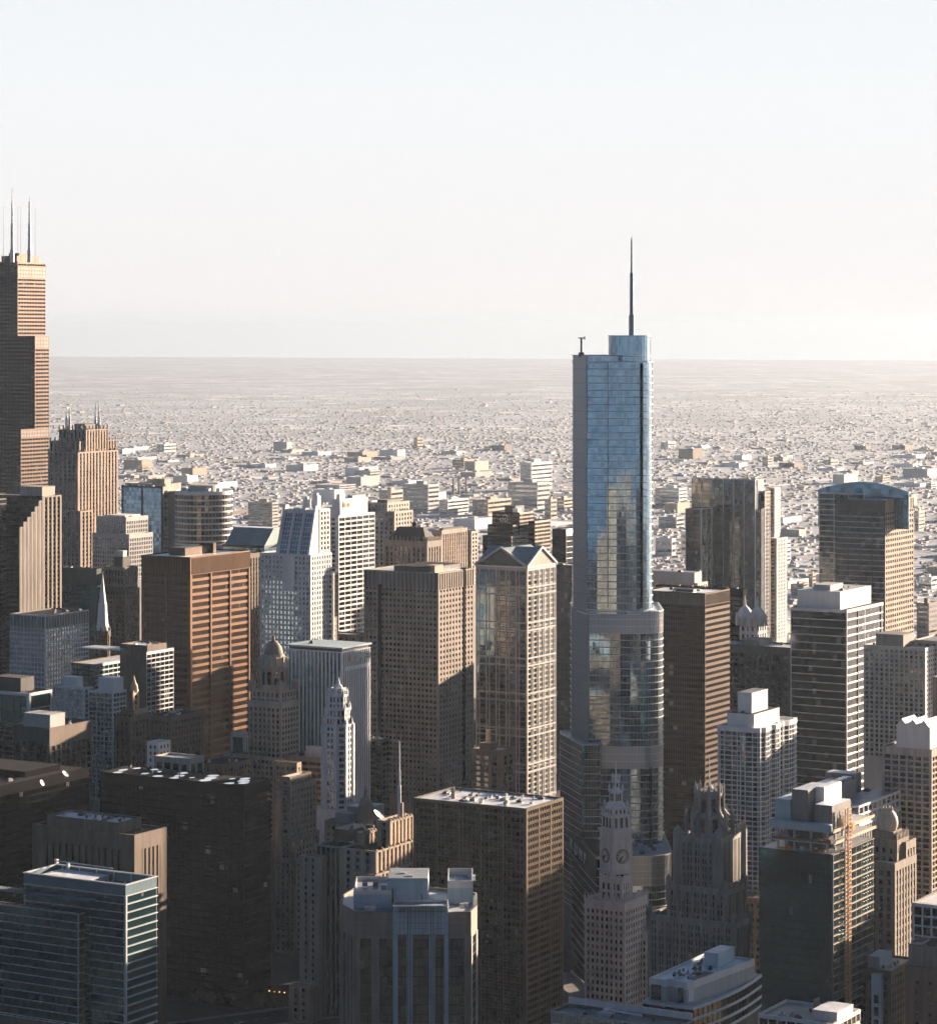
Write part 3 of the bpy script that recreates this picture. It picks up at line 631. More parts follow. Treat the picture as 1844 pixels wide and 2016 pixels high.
for i in range(12):
    a = i / 11
    for p in ((x1 - .8, y0 + (y1 - y0) * a), (x0 + (x1 - x0) * a, y1 - .8)): B.part('facade', 'taupe_stone').lathe(p[0], p[1], [(.8, z0), (.7, z0 + 3), (.05, z0 + 5)], 6)
B.sep('chimney', 'slate').lathe((x0 + x1) / 2 - 3, (y0 + y1) / 2, [(2, zr - .5), (2.2, zr + 3), (1, zr + 4)], 10); B.done()
tower('office_tower', 'brown vertically striped tower sunlit beside the hipped roof tower', 'tower', 850, 869, 919, 1044, 2720, S_VST, dict(S_VST, sh=.6, fh=4.4), 1140, core='dark_stone', ph=((.1, .9, .1, .5, 2, 'dark_stone'),))
tower('office_block', 'thin grey slab squeezed between striped tower and pediment tower', 'building', 880, 927, 940, 1046, 2780, dict(S_CRM, frame='grey_stone'), S_CRM, 1140)
# the broad punched-window tower in the middle
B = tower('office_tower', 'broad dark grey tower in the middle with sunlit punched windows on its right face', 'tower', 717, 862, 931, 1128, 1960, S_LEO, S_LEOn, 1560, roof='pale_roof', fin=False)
B.ph(B.r, .05, .9, .12, .62, 4, 'dark_metal', roof='dark_roof'); B.ph(B.r, .12, .35, .1, .22, 5, 'tan_stone')
# the dark vertical slots near both ends of the faces
r = B.r
for a in (.72,):
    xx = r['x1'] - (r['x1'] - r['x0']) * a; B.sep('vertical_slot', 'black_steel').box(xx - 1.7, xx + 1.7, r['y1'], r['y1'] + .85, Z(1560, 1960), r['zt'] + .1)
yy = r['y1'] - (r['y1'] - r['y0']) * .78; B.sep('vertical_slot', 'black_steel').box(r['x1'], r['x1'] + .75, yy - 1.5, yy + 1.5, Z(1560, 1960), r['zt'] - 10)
B.clutter(B.r, 4, 11, 2); B.done()
# dark stepped building with lettering
D_ = 2600
B = Bld('bank_building', 'dark stepped office block with white lettering behind the pediment tower', 'building', W(1009, D_))
S_CI = st(frame='beige_concrete', glass='dark_glass', fh=3.6, sh=1.6, sd=.3, bay=4, pw=.5, pd=.3, top=2, core='grey_stone'); S_CIe = dict(S_CI, frame='black_steel', glass='black_glass', core='black_steel')
B.block(950, 1006, 1083, 1056, D_ - 14, S_CIe, S_CI, 1130); B.block(960, 1009, 1050, 1034, D_, S_CIe, S_CI, 1130); B.block(1040, 1052, 1083, 1026, D_ + 6, S_CIe, S_CI, 1100)
r = B.block(969, 1022, 1050, 1009, D_ + 8, S_CIe, S_CI, 1040); B.ph(r, .3, .9, .3, .7, 6, 'dark_metal'); B.ph(r, .1, .3, .1, .3, 4, 'pale_metal')
text(B, 'lettering', 'citi', 'white_paint', (r['x1'] + .6, r['y1'] - (r['y1'] - r['y0']) * .72, r['zt'] - 9), (0, 1), (1, 0), 7.5)
m = B.sep('logo_arc', 'white_paint')
for i in range(6):
    a = R(30 + 20 * i); yc = r['y1'] - (r['y1'] - r['y0']) * .72 + 5.6
    m.box(r['x1'] + .5, r['x1'] + .8, yc + 2.6 * math.cos(a) - .55, yc + 2.6 * math.cos(a) + .55, r['zt'] - 5.2 + 2.2 * math.sin(a), r['zt'] - 4.5 + 2.2 * math.sin(a))
B.done()
tower('office_block', 'black slab with thin white floor lines just left of the blue glass tower', 'building', 1087, 1114, 1150, 1042, 2450, S_BLK, dict(S_BLK, frame='pale_metal', sh=.5, bay=30, sub=0, fh=5), 1130)
tower('office_tower', 'dark glass tower between pediment tower and tall blue glass tower', 'tower', 1080, 1126, 1150, 1113, 2230, S_DGL, dict(S_DGL, frame='brown_stone'), 1560, roof='white_roof', clut=4)
# the pediment tower
D_ = 2090
B = Bld('pediment_tower', 'tall tower crowned by crossed gables like a greek temple', 'tower', W(1037, D_))
zE = Z(1117, D_)
S_P1 = dict(S_PED, belts=()); S_P2 = dict(S_PED, glass='mid_glass', sh=1.4, spmat='limestone', core='limestone')
r = B.block(937, 1037, 1093, 1117, D_, dict(S_P1, top=3), dict(S_P2, top=3), 1565, par=.1, roofpart=False)
x0, x1, y0, y1 = r['x0'], r['x1'], r['y0'], r['y1']; L = y1 - y0; Wd = x1 - x0
fE = B.part('facade', 'pale_grey'); fN = B.part('facade', 'pale_grey')
for k in range(7):                                      # double belts every few storeys
    zb = zE - 16 - k * 26.5
    for o in (0, 5.6):
        fE.ob((x1, y0), (0, 1), (1, 0), 0, L, .0, .62, zb - o, zb - o + 1.1); fN.ob((x0, y1), (1, 0), (0, 1), 0, Wd, .0, .62, zb - o, zb - o + 1.1)
B.sep('sky_reflection_strip', 'blue_glass').ob((x1, y0), (0, 1), (1, 0), 1, L * .36, .06, .28, Z(1330, D_), zE - 4)  # blue glass laid on to paint the sky reflected at this end
zp = Z(1076, D_) - 2
for e in (0, 1):                                        # two crossing gable roofs with their pediments
    b = B.sep('gable_roof', 'copper')
    if e == 0:
        ym = (y0 + y1) / 2; b.add([(x1 + .6, y0, zE + .4), (x1 + .6, y1, zE + .4), (x1 + .6, ym, zp), (x0 - .6, y0, zE + .4), (x0 - .6, y1, zE + .4), (x0 - .6, ym, zp)], [(1, 2, 5, 4), (2, 0, 3, 5)])
        B.sep('pediment', 'grey_glass').add([(x1 + .3, y0 + 2, zE), (x1 + .3, y1 - 2, zE), (x1 + .3, ym, zp - 1)], [(0, 1, 2)])
        for a, c in (((x1 + .6, y0 - .8, zE + .3), (x1 + .6, ym, zp + .3)), ((x1 + .6, y1 + .8, zE + .3), (x1 + .6, ym, zp + .3))): B.part('cornice', 'pale_grey').tube(a, c, 1.1, 4)
    else:
        xm = (x0 + x1) / 2; b.add([(x0, y1 + .6, zE + .4), (x1, y1 + .6, zE + .4), (xm, y1 + .6, zp), (x0, y0 - .6, zE + .4), (x1, y0 - .6, zE + .4), (xm, y0 - .6, zp)], [(0, 2, 5, 3), (2, 1, 4, 5)])
        B.sep('pediment', 'limestone').add([(x0 + 2, y1 + .3, zE), (x1 - 2, y1 + .3, zE), (xm, y1 + .3, zp - 1)], [(1, 0, 2)])
        for a, c in (((x0 - .8, y1 + .6, zE + .3), (xm, y1 + .6, zp + .3)), ((x1 + .8, y1 + .6, zE + .3), (xm, y1 + .6, zp + .3))): B.part('cornice', 'white_stone').tube(a, c, 1.1, 4)
B.part('cornice', 'white_stone').box(x0 - .5, x1 + 1.0, y0 - .5, y1 + 1.0, zE - .6, zE + .35)
B.done()
# ================================================================ behind and right of the blue glass tower
B = tower('office_block', 'low pale building with rooftop machinery right of the blue glass tower', 'building', 1230, 1372, 1392, 1148, 2330, S_CRM, S_CRM, 1170, roof='pale_roof', fin=False)
B.ph(B.r, .1, .8, .05, .95, 9, 'pale_grey', roof='grey_roof'); B.clutter(dict(B.r, z=B.r['z'] + 9.3), 5, 21, 2.2); B.done()
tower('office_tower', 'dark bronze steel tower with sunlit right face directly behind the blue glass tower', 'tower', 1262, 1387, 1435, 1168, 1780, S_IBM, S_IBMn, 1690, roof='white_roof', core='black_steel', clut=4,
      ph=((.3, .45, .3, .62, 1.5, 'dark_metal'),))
# dark notched glass tower
D_ = 2700
B = Bld('glass_tower', 'dark notched glass tower with pale vertical lines and blue reflections', 'tower', W(1486, D_))
S_NT = st(frame='belt_metal', glass='grey_glass', fh=4, sh=.2, sd=.06, bay=11, pw=.6, pd=.35, top=.6, core='dark_stone', spmat='dark_metal')
B.block(1349, 1380, 1400, 1002, D_ - 20, S_NT, dict(S_NT, glass='bronze_glass'), 1220); r = B.block(1361, 1486, 1492, 944, D_, S_NT, None, 1220); B.clutter(r, 6, 9, 3)
B.block(1400, 1498, 1514, 1002, D_ + 4, dict(S_NT, frame='dark_metal'), dict(S_NT, frame='dark_metal', bay=4), 1240); B.block(1480, 1505, 1515, 968, D_ + 12, dict(S_NT, bay=5), dict(S_NT, frame='gilt', bay=3, sh=1.5, sd=.5), 1240)
r = B.block(1440, 1489, 1503, 944, D_ + 60, None, None, 1000, core='beige_concrete'); B.done()
tower('apartment_tower', 'slender pale tower with bright edge behind the notched glass tower', 'tower', 1514, 1528, 1548, 1060, 2950, S_CRM, dict(S_WHT, sh=1.0), 1250)
tower('apartment_tower', 'small pale tower far behind the dark notched glass tower', 'tower', 1514, 1524, 1535, 960, 3400, S_CRM, S_WHT, 1040)
tower('office_block', 'dark low tower with slanted pale roof left of the twin domes', 'building', 1290, 1462, 1470, 1160, 2120, S_BLK, S_BLK, 1330, roof='grey_roof', clut=5)
# the huge dark block with a broad roof
B = tower('market_hall', 'huge dark block with a broad pale roof behind the banded tower', 'building', 1380, 1630, 1660, 1280, 1985, dict(S_BLK, frame='dark_stone', bay=5, sub=0, pw=1.6), S_BLK, 1520, roof='pale_roof', fin=False)
B.ph(B.r, .1, .9, .55, .7, 4, 'grey_stone'); B.clutter(B.r, 8, 17, 3); B.done()
# pale twin-domed temple
D_ = 2110
B = Bld('domed_temple', 'small ornate white building with two onion domes and corner pinnacles', 'temple', W(1486, D_))
zb = Z(1253, D_)
r = B.block(1456, 1488, 1508, 1228, D_, st(frame='terracotta', glass='window_glass', fh=6, sh=2.4, sd=.3, bay=4, pw=1.8, pd=.5, top=2.5), None, 1300, core='terracotta')
for x, d in ((1466, 8), (1491, 2)):
    c = B.px(x, D_ + d); z = r['zt']; m = B.sep('onion_dome', 'terracotta', smooth=True)
    m.lathe(c[0], c[1], [(5, z - 2), (5, z + 3), (5.6, z + 3.2), (5.9, z + 6), (5.0, z + 9), (3.0, z + 11.5), (1.2, z + 13), (.8, z + 15), (.9, z + 16), (.1, z + 21)], 18)
    for i in range(4):
        a = R(45 + 90 * i); B.sep('pinnacle', 'terracotta').lathe(c[0] + 6.5 * math.cos(a), c[1] + 6.5 * math.sin(a), [(1.1, z - 2), (1.1, z + 4), (1.4, z + 4.2), (.1, z + 8)], 8)
B.done()
# arched-roof twin slab tower
D_ = 2100
B = Bld('office_tower', 'tall tower with curved blue fin wall above its flat pale roof', 'tower', W(1741, D_))
S_LS = st(frame='dark_metal', glass='dark_glass', fh=4.1, sh=.4, sd=.1, bay=11, pw=.4, pd=.3, sub=4, mw=.05, md=.12, top=9, core='dark_stone')
r = B.block(1645, 1741, 1797, 985, D_, dict(S_LS, spmat='belt_metal', sh=.5), st(frame='tan_stone', glass='bronze_glass', fh=4.1, sh=1.9, sd=.4, bay=4.6, pw=1.2, pd=.5, top=9, ribs=4.6, ribmat='tan_stone'), 1280, roof='white_roof')
B.clutter(r, 12, 31, 2)
rb = B.block(1612, 1700, 1720, 972, D_ + 28, dict(S_LS, frame='pale_metal', fh=4.1, sh=.6, sd=.25, spmat='pale_metal', sub=0, top=1), None, 1280, roof='white_roof', core='dark_stone')
x1 = rb['x1'] - .4; ya, yb = rb['y0'] - 1, rb['y1'] + 36; z0 = rb['zt'] - 26
fin = B.sep('curved_fin_wall', 'blue_glass'); n_ = 16
pts = [(ya + (yb - ya) * i / n_, rb['zt'] - .4 + 11 * math.sin(math.pi * (.12 + .76 * i / n_)) - 1.5) for i in range(n_ + 1)]
for i in range(n_):
    a, b_ = pts[i], pts[i + 1]
    fin.add([(x1, a[0], z0), (x1, b_[0], z0), (x1, b_[0], b_[1]), (x1, a[0], a[1]), (x1 - 1.2, a[0], z0), (x1 - 1.2, b_[0], z0), (x1 - 1.2, b_[0], b_[1]), (x1 - 1.2, a[0], a[1])], [(0, 1, 2, 3), (5, 4, 7, 6), (3, 2, 6, 7), (0, 3, 7, 4), (1, 5, 6, 2)])
B.done()
# banded tower with white penthouse
B = tower('office_tower', 'dark tower with white floor bands and a white box penthouse', 'tower', 1556, 1666, 1737, 1201, 1900, S_BAND, dict(S_BAND, glass='bronze_glass', sh=.9, sd=.5, fh=5.4), 1620, roof='dark_roof', fin=False)
q = B.ph(B.r, .1, .95, .18, .95, 12, 'white_paint', roof='pale_roof'); q2 = B.ph(q, .1, .5, .3, .7, 3.5, 'pale_grey'); B.clutter(q, 8, 41, 1.6, avoid=(q2,))
r = B.r
for a in (.30, .94):
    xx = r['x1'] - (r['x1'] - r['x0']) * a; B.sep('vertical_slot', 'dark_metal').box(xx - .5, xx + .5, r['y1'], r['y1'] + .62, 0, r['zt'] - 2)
B.done()
B = tower('apartment_tower', 'beige gridded apartment tower at the right edge below the arched roof tower', 'tower', 1700, 1820, 1862, 1276, 1750, dict(S_CRM, frame='pale_grey', fh=3.0, sh=1.0, bay=3.2, pw=1.1), dict(S_WHT, fh=3), 1480, fin=False)
B.block(1800, 1850, 1890, 1262, 1762, dict(S_CRM, frame='beige_concrete', fh=3.0), None, 1480); B.ph(B.r, .0, .5, .35, .8, 8, 'grey_stone'); B.clutter(B.r, 6, 51, 1.6); B.done()
# ================================================================ the blue glass tower
D_ = 1635; ROT = -HEAD                                  # local x runs to the right of the view, local y away from it
def pu(x, D=D_): return (x - X0) / F * D
B = Bld('glass_skyscraper', 'tall blue glass skyscraper with rounded corner, setbacks and a needle spire', 'skyscraper', W(X0, D_), ROT)
def arc(cx, cy, r, a0, a1, n): return [(cx + r * math.cos(R(a0 + (a1 - a0) * i / n)), cy + r * math.sin(R(a0 + (a1 - a0) * i / n))) for i in range(n + 1)]
def plan(xa, xb, xc, va, rr, dep, bow=2.5, nb=5):       # left end, front left corner, right end
    a, b, c = pu(xa), pu(xb), pu(xc)
    fr = [(b + (c - rr - b) * i / nb, -bow * math.sin(math.pi * .5 * i / nb)) for i in range(nb)]
    return fr + arc(c - rr, rr - bow, rr, -90, 10, 8) + [(c, dep), (a, dep), (a, va)]
S_TR = st(frame='pale_metal', core='gunmetal', glass='trump_glass', fh=4.15, sh=.5, sd=.5, bay=1.75, mw=.05, md=.17, top=.6, mullmat='steel', spmat='white_paint', beltmat='belt_metal')  # white fins stand in for glints off the polished steel
zU, zS, zM, zL = Z(711, D_), Z(1200, D_), Z(1200, D_), Z(1680, D_)
P_up = plan(1133, 1156, 1285, 24, 10, 46); P_mid = plan(1130, 1160, 1307, 26, 14, 54)
n_up = len(P_up)
fe = set(range(0, n_up - 3))
B.polyfac(P_mid, 0, Z(1203, D_), dict(S_TR, glass='dark_reflection_glass', belts=((Z(1236, D_), Z(1208, D_)), (Z(1506, D_), Z(1478, D_)))), Z(1790, D_), edges=fe, roof='pale_roof')  # lower glass darkened to paint in the dark city reflections
B.polyfac(P_up, Z(1203, D_) - 2, zU, S_TR, edges=fe, roof='pale_roof')
# taller left part of the top, then the rounded crown
tl = [(pu(1156), -.02), (pu(1216), -1.6), (pu(1216), 44), (pu(1133), 44), (pu(1133), 24)]
B.polyfac(tl, zU - 1.2, Z(699, D_), dict(S_TR, fh=4.5), edges={0}, roof='pale_roof')
cr = [(pu(1204), 6), (pu(1216), 3), (pu(1230), 1.6)] + arc(pu(1282) - 9, 10, 9, -80, 10, 8) + [(pu(1282), 38), (pu(1204), 38)]
B.polyfac(cr, zU - 1, Z(660, D_), dict(S_TR, fh=12, sh=.3, bay=1.3, glass='trump_glass', mw=.1, md=.3), edges=set(range(len(cr) - 3)), roof='pale_roof')
# side wall of dull metal panels
m = B.sep('side_wall', 'gunmetal'); wl = B.part('side_seam', 'dark_metal')
for (xa, xb, va, z0, z1) in ((1133, 1156, 24, Z(1203, D_), Z(699, D_)), (1130, 1160, 26, 0, Z(1203, D_))):
    a = Vector((pu(xa), va)); b = Vector((pu(xb), 0)); u = (b - a).normalized(); n = Vector((u.y, -u.x)); l = (b - a).length
    m.ob(a, u, n, -.3, l - .02, -.05, .64, z0 + .02, z1 - .02)
    k = int((z1 - z0) / 8.3)
    for i in range(1, k): wl.ob(a, u, n, .02, l - .05, .64, .67, z1 - i * 8.3, z1 - i * 8.3 + .22)
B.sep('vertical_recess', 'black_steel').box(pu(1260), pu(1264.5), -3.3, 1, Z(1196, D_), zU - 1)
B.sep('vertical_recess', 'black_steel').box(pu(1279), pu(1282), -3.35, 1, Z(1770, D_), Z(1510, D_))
B.sep('vertical_seam', 'gunmetal').box(pu(1195.5), pu(1197), -1.9, -.6, Z(1196, D_), zU - 1)
sp = B.sep('spire', 'gunmetal'); sx, sy = pu(1247), 20
sp.lathe(sx, sy, [(1.7, Z(660, D_) - 1), (1.7, Z(620, D_)), (1.15, Z(619, D_)), (1.05, Z(536, D_)), (.65, Z(535, D_)), (.5, Z(470, D_)), (.1, Z(462, D_))], 12)
m = B.sep('roof_davit', 'dark_metal'); dx = pu(1145.5); zt = Z(699, D_)
m.box(dx - .55, dx + .55, 11, 12.1, zt - 1, Z(664, D_)); m.box(dx - 1.9, dx + 2.2, 10.9, 12.2, Z(666.5, D_), Z(664, D_)); m.box(dx - 1.6, dx + 1.6, 10, 13, zt - 1, zt + 1.6); m.box(dx + 1.7, dx + 2.3, 11, 12, Z(669, D_), Z(661.5, D_))
# the lower wing on the left, the podium with its long side wall, the rounded base on the right
def quadpoly(*p): return [((x - X0) / F * D, D - D_) for x, D in p]
wing = quadpoly((1145, 1622), (1180, 1622), (1180, 1680), (1103, 1680), (1103, 1668))
S_TW = dict(S_TR, glass='bronze_glass', sh=.35, sd=.3)
B.polyfac(wing, 0, Z(1466, 1622), S_TW, Z(1800, 1622), edges={0, 4}, roof='grey_roof')
B.sep('light_strip', 'blue_glass').box(pu(1144.3, 1622) + .3, pu(1149, 1622), 1622 - D_ - .5, 1622 - D_, Z(1760, 1622), Z(1468, 1622))
pod = quadpoly((1176, 1556), (1236, 1562), (1236, 1660), (1105, 1690), (1105, 1682))
zp = Z(1691, 1556)
B.polyfac(pod, 0, zp, dict(S_TW, glass='black_glass', frame='dark_metal', core='dark_stone', fh=5, mullmat='dark_metal'), edges={0, 4}, roof='dark_roof')
base = [(pu(1225, 1600), -40)] + arc(pu(1323, 1600) - 15, -24, 15, -90, 0, 8) + [(pu(1323, 1600), 40), (pu(1225, 1600), 40)]
B.polyfac(base, 0, Z(1684, 1598), dict(S_TR, glass='dark_reflection_glass', belts=((Z(1738, 1600), Z(1693, 1600)),)), edges=set(range(len(base) - 2)), roof='pale_roof')
rg = random.Random(8)
for i in range(7):
    x = rg.uniform(pu(1250, 1600), pu(1312, 1600)); y = rg.uniform(-30, -5); z0 = Z(1684, 1598) - .75; b = B.sep('air_handler', rg.choice(('pale_metal', 'louvre', 'steel'))); b.box(x - 1.5, x + 1.5, y - 1.3, y + 1.3, z0, z0 + rg.uniform(1, 2.6))
a = Vector(pod[4]); b = Vector(pod[0]); u = (b - a).normalized(); n = Vector((u.y, -u.x)); L = (b - a).length
m = B.sep('sign_wall', 'dark_metal'); m.ob(a, u, n, 1, L - 1, .3, .55, zp - 13, zp - .4)
for i, ch in enumerate('TRUMP'):
    s0 = L * (.17 + .125 * i); text(B, 'sign_letter', ch, 'white_paint', (a.x + u.x * s0 + n.x * .6, a.y + u.y * s0 + n.y * .6, zp - 10.5), u, n, 9.5, .5, sx=1.5)
B.done()
# ================================================================ the row at the river
B = tower('office_tower', 'slim white pinstriped tower with an overhanging flat roof and rooftop lettering', 'tower', 566, 673, 728, 1284, 1840, S_KEM, S_KEMn, 1570, roof='pale_roof', fin=False, par=.1)
r = B.r; z = r['zt']
B.sep('attic_band', 'dark_metal').box(r['x0'] + .8, r['x1'] - .8, r['y0'] + .8, r['y1'] - .8, z - .2, z + 1.9)
B.sep('roof_slab', 'blue_panel').box(r['x0'] - .9, r['x1'] + .9, r['y0'] - .9, r['y1'] + .9, z + 1.9, z + 2.9)
c = ((r['x0'] + r['x1']) / 2 + 6, (r['y0'] + r['y1']) / 2 - 10)
B.sep('vent', 'dark_metal').lathe(c[0], c[1], [(1.6, z + 2.9), (1.0, z + 4.4), (.3, z + 5)], 8); B.sep('mast', 'dark_metal').lathe(c[0] + 9, c[1] + 4, [(.2, z + 2.9), (.1, z + 6.5)], 5)
Wd = r['x1'] - r['x0']; zs = z - 7.2
text(B, 'lettering', 'KEMPER', 'white_paint', (r['x1'] - Wd * .30, r['y1'] + .75, zs), (-1, 0), (0, 1), 6.6, .8, sx=1.0)
lg = B.sep('flame_logo', 'orange_paint'); xx = r['x1'] - Wd * .22
lg.add([(xx, r['y1'] + .7, zs), (xx - 1.2, r['y1'] + .7, zs + 2), (xx - .6, r['y1'] + .7, zs + 5.4), (xx + 1, r['y1'] + .7, zs + 3.6), (xx + 1.2, r['y1'] + .7, zs + 1.4)], [(0, 4, 3, 2, 1)])
B.part('facade', 'marble').box(r['x0'] + 1, r['x1'] - Wd * .12, r['y1'] + .3, r['y1'] + .58, zs - 5.5, zs - 3)
B.done()
tower('office_block', 'small dark office block wedged right of the pinstriped tower', 'building', 700, 752, 766, 1456, 1870, st(frame='dark_stone', glass='black_glass', fh=3.7, sh=1.5, sd=.25, bay=4, pw=.6, pd=.3, top=2), None, 1640, roof='grey_roof', clut=5)
# domed tower
D_ = 1810
B = Bld('domed_tower', 'old stone tower with domed belvedere and four corner turrets', 'tower', W(553, D_))
S_JW = st(frame='limestone', glass='window_glass', fh=3.7, sh=1.5, sd=.2, bay=3.3, pw=1.3, pd=.45, top=4, core='limestone')
B.block(440, 572, 590, 1494, D_ - 12, dict(S_JW, top=2.5), None, 1640, roof='dark_roof', core='taupe_stone')
r = B.block(489, 553, 588, 1384, D_, S_JW, None, 1510, roof='grey_roof')
r1 = B.slab((r['x1'] - 1.4, r['y1'] - 1.4), r['x1'] - r['x0'] - 2.8, r['y1'] - r['y0'] - 2.8, r['zt'] - 1, r['zt'] + 7, dict(S_JW, fh=4.5, top=1.2))
B.part('cornice', 'limestone').box(r['x0'] - .9, r['x1'] + 1.3, r['y0'] - .9, r['y1'] + 1.3, r['zt'] - 1.5, r['zt'] - .3)
for fx in (.07, .93):
    for fy in (.07, .93):
        x, y, z = r['x0'] + (r['x1'] - r['x0']) * fx, r['y0'] + (r['y1'] - r['y0']) * fy, r['zt'] + 6
        t = B.sep('turret', 'limestone', smooth=True); t.lathe(x, y, [(2.1, z), (2.1, z + 4.5), (2.4, z + 4.6), (2.2, z + 6), (1.4, z + 7.6), (.4, z + 8.4), (.15, z + 10.5)], 12)
cx, cy = (r['x0'] + r['x1']) / 2, (r['y0'] + r['y1']) / 2; z0 = r1['zt']
d = B.sep('belvedere', 'limestone'); d.lathe(cx, cy, [(9.8, z0 - 1), (9.8, z0 + 3), (8.4, z0 + 3.2), (8.4, z0 + 14), (9.9, z0 + 14.2), (9.9, z0 + 15.6), (9, z0 + 15.8), (8.8, z0 + 21), (7, z0 + 21.3), (6.8, z0 + 23)], 24)
w_ = B.part('belvedere_window', 'window_glass')
for i in range(12):
    a = R(30 * i + 15); u = (-math.sin(a), math.cos(a)); n = (math.cos(a), math.sin(a))
    w_.ob((cx + 8.35 * n[0], cy + 8.35 * n[1]), u, n, -1.2, 1.2, -.1, .12, z0 + 4, z0 + 12)
    B.part('column', 'limestone').lathe(cx + 9.3 * math.cos(a + .26), cy + 9.3 * math.sin(a + .26), [(.5, z0 + 3), (.45, z0 + 14)], 8)
    B.part('pinnacle', 'limestone').lathe(cx + 9.3 * math.cos(a), cy + 9.3 * math.sin(a), [(.6, z0 + 15.6), (.6, z0 + 19), (.9, z0 + 19.2), (.1, z0 + 22.5)], 8)
zt = z0 + 23
B.sep('dome', 'taupe_stone', smooth=True).lathe(cx, cy, [(6.3, zt - 1), (6.2, zt + 1), (5.6, zt + 3.6), (4.4, zt + 6), (2.6, zt + 8), (1, zt + 9), (.9, zt + 11), (.2, zt + 13)], 24)
B.done()
# slender white tower
D_ = 1715
B = Bld('slender_tower', 'slender white terracotta tower with stepped octagonal top and lantern', 'tower', W(665, D_))
S_MA = st(frame='terracotta', core='terracotta', glass='window_glass', fh=3.7, sh=1.4, sd=.22, bay=2.6, mw=.55, md=.4, top=1.4)
def octa(r, f=.42): 
    c = r * f; return [(-r + c, -r), (r - c, -r), (r, -r + c), (r, r - c), (r - c, r), (-r + c, r), (-r, r - c), (-r, -r + c)]
k = F / D_
zz = lambda y: Z(y, D_)
B.part('wall', 'terracotta').prism(octa(11.4, .16), 0, zz(1588)); B.part('roof', 'pale_roof').prism(octa(11, .16), zz(1588), zz(1588) + .15)
B.polyfac(octa(8.3, .34), zz(1592), zz(1424), dict(S_MA, bay=3.0), zz(1592))
B.polyfac(octa(7.2, .5), zz(1427), zz(1392), dict(S_MA, fh=5), None)
B.polyfac(octa(5.6, .55), zz(1395), zz(1366), dict(S_MA, fh=4.5, bay=2.2), None)
B.polyfac(octa(3.9, .55), zz(1368), zz(1354), dict(S_MA, fh=4, bay=2), None)
B.sep('lantern', 'terracotta').lathe(0, 0, [(3.1, zz(1354) - .5), (2.3, zz(1349)), (1.4, zz(1346)), (1.2, zz(1340)), (.9, zz(1339)), (.2, zz(1332))], 8)
for rad, y in ((8.6, 1424), (7.3, 1392), (5.8, 1366)):
    for i in range(8):
        a = R(22.5 + 45 * i); q = rad * 1.02; B.part('pinnacle', 'terracotta').lathe(q * math.cos(a), q * math.sin(a), [(.7, zz(y) - 4), (.6, zz(y) + 1.5), (.08, zz(y) + 4)], 6)
for sx_ in (-4.2, 4.2):
    for d in ((1, 0), (0, 1)):
        p = (8.3 * d[0] + sx_ * d[1], 8.3 * d[1] + sx_ * d[0]); B.part('pilaster', 'terracotta').box(p[0] - .8, p[0] + .8, p[1] - .8, p[1] + .8, zz(1592), zz(1424))
B.done()
tower('office_block', 'low brown office block between domed tower and slender white tower', 'building', 560, 640, 672, 1494, 1765, st(frame='brown_stone', glass='black_glass', fh=3.8, sh=1.8, sd=.25, bay=6, pw=.6, pd=.3, top=3), None, 1640, roof='grey_roof', clut=4,
      ph=((.3, .7, .25, .6, 6, 'pale_grey'),))
# tan stone tower, sunlit
D_ = 1640
B = Bld('stone_tower', 'tan sunlit stone tower with white flat roof left of the slender white tower', 'tower', W(571, D_))
S_LG = st(frame='tan_stone', glass='window_glass', fh=3.8, sh=1.8, sd=.2, bay=3.4, pw=1.6, pd=.4, top=3)
B.block(541, 582, 630, 1692, D_ - 8, S_LG, S_LG, 1920, roof='brown_roof'); B.block(553, 572, 628, 1650, D_ - 4, S_LG, S_LG, 1700, roof='brown_roof')
B.block(553, 571, 622, 1548, D_, S_LG, S_LG, 1700, roof='brown_roof'); r = B.block(555, 570, 612, 1530, D_ + 2, S_LG, S_LG, 1560, roof='white_roof')
B.part('cornice', 'tan_stone').box(r['x0'] - .6, r['x1'] + 1, r['y0'] - .6, r['y1'] + 1, r['zt'] - 3, r['zt'] - 2.2); B.done()
B = tower('brick_block', 'pale parapet block glowing in the sun at the foot of the domed tower', 'building', 540, 584, 592, 1502, 1722, S_LG, S_LG, 1560); 
# low block with cupola
D_ = 1600
B = Bld('cupola_building', 'low stone building with white roofs and a round columned cupola', 'building', W(735, D_))
r = B.block(640, 735, 790, 1625, D_, S_LG, None, 1700, roof='grey_roof'); q = B.ph(r, .35, .9, .3, .75, 8, 'limestone', roof='white_roof'); B.ph(r, .1, .3, .55, .85, 5, 'pale_grey')
c = B.px(720, D_ + 8); z0 = Z(1625, D_)
t = B.sep('cupola', 'tan_stone', smooth=False); t.lathe(c[0], c[1], [(4.6, z0 - 1.2), (4.6, z0 + 3), (3.9, z0 + 3.2), (3.9, z0 + 8.5), (4.5, z0 + 8.7), (4.5, z0 + 9.5)], 20)
B.sep('dome', 'tan_stone', smooth=True).lathe(c[0], c[1], [(4.2, z0 + 9.4), (4.0, z0 + 11), (3, z0 + 13.4), (1.6, z0 + 15), (1.1, z0 + 15.6), (1.0, z0 + 18), (1.2, z0 + 18.2), (.2, z0 + 21)], 20)
for i in range(10):
    a = R(36 * i); B.part('column', 'tan_stone').lathe(c[0] + 4.4 * math.cos(a), c[1] + 4.4 * math.sin(a), [(.35, z0 + 3), (.32, z0 + 8.6)], 7)
B.clutter(r, 5, 61, 2, avoid=(q,)); B.done()
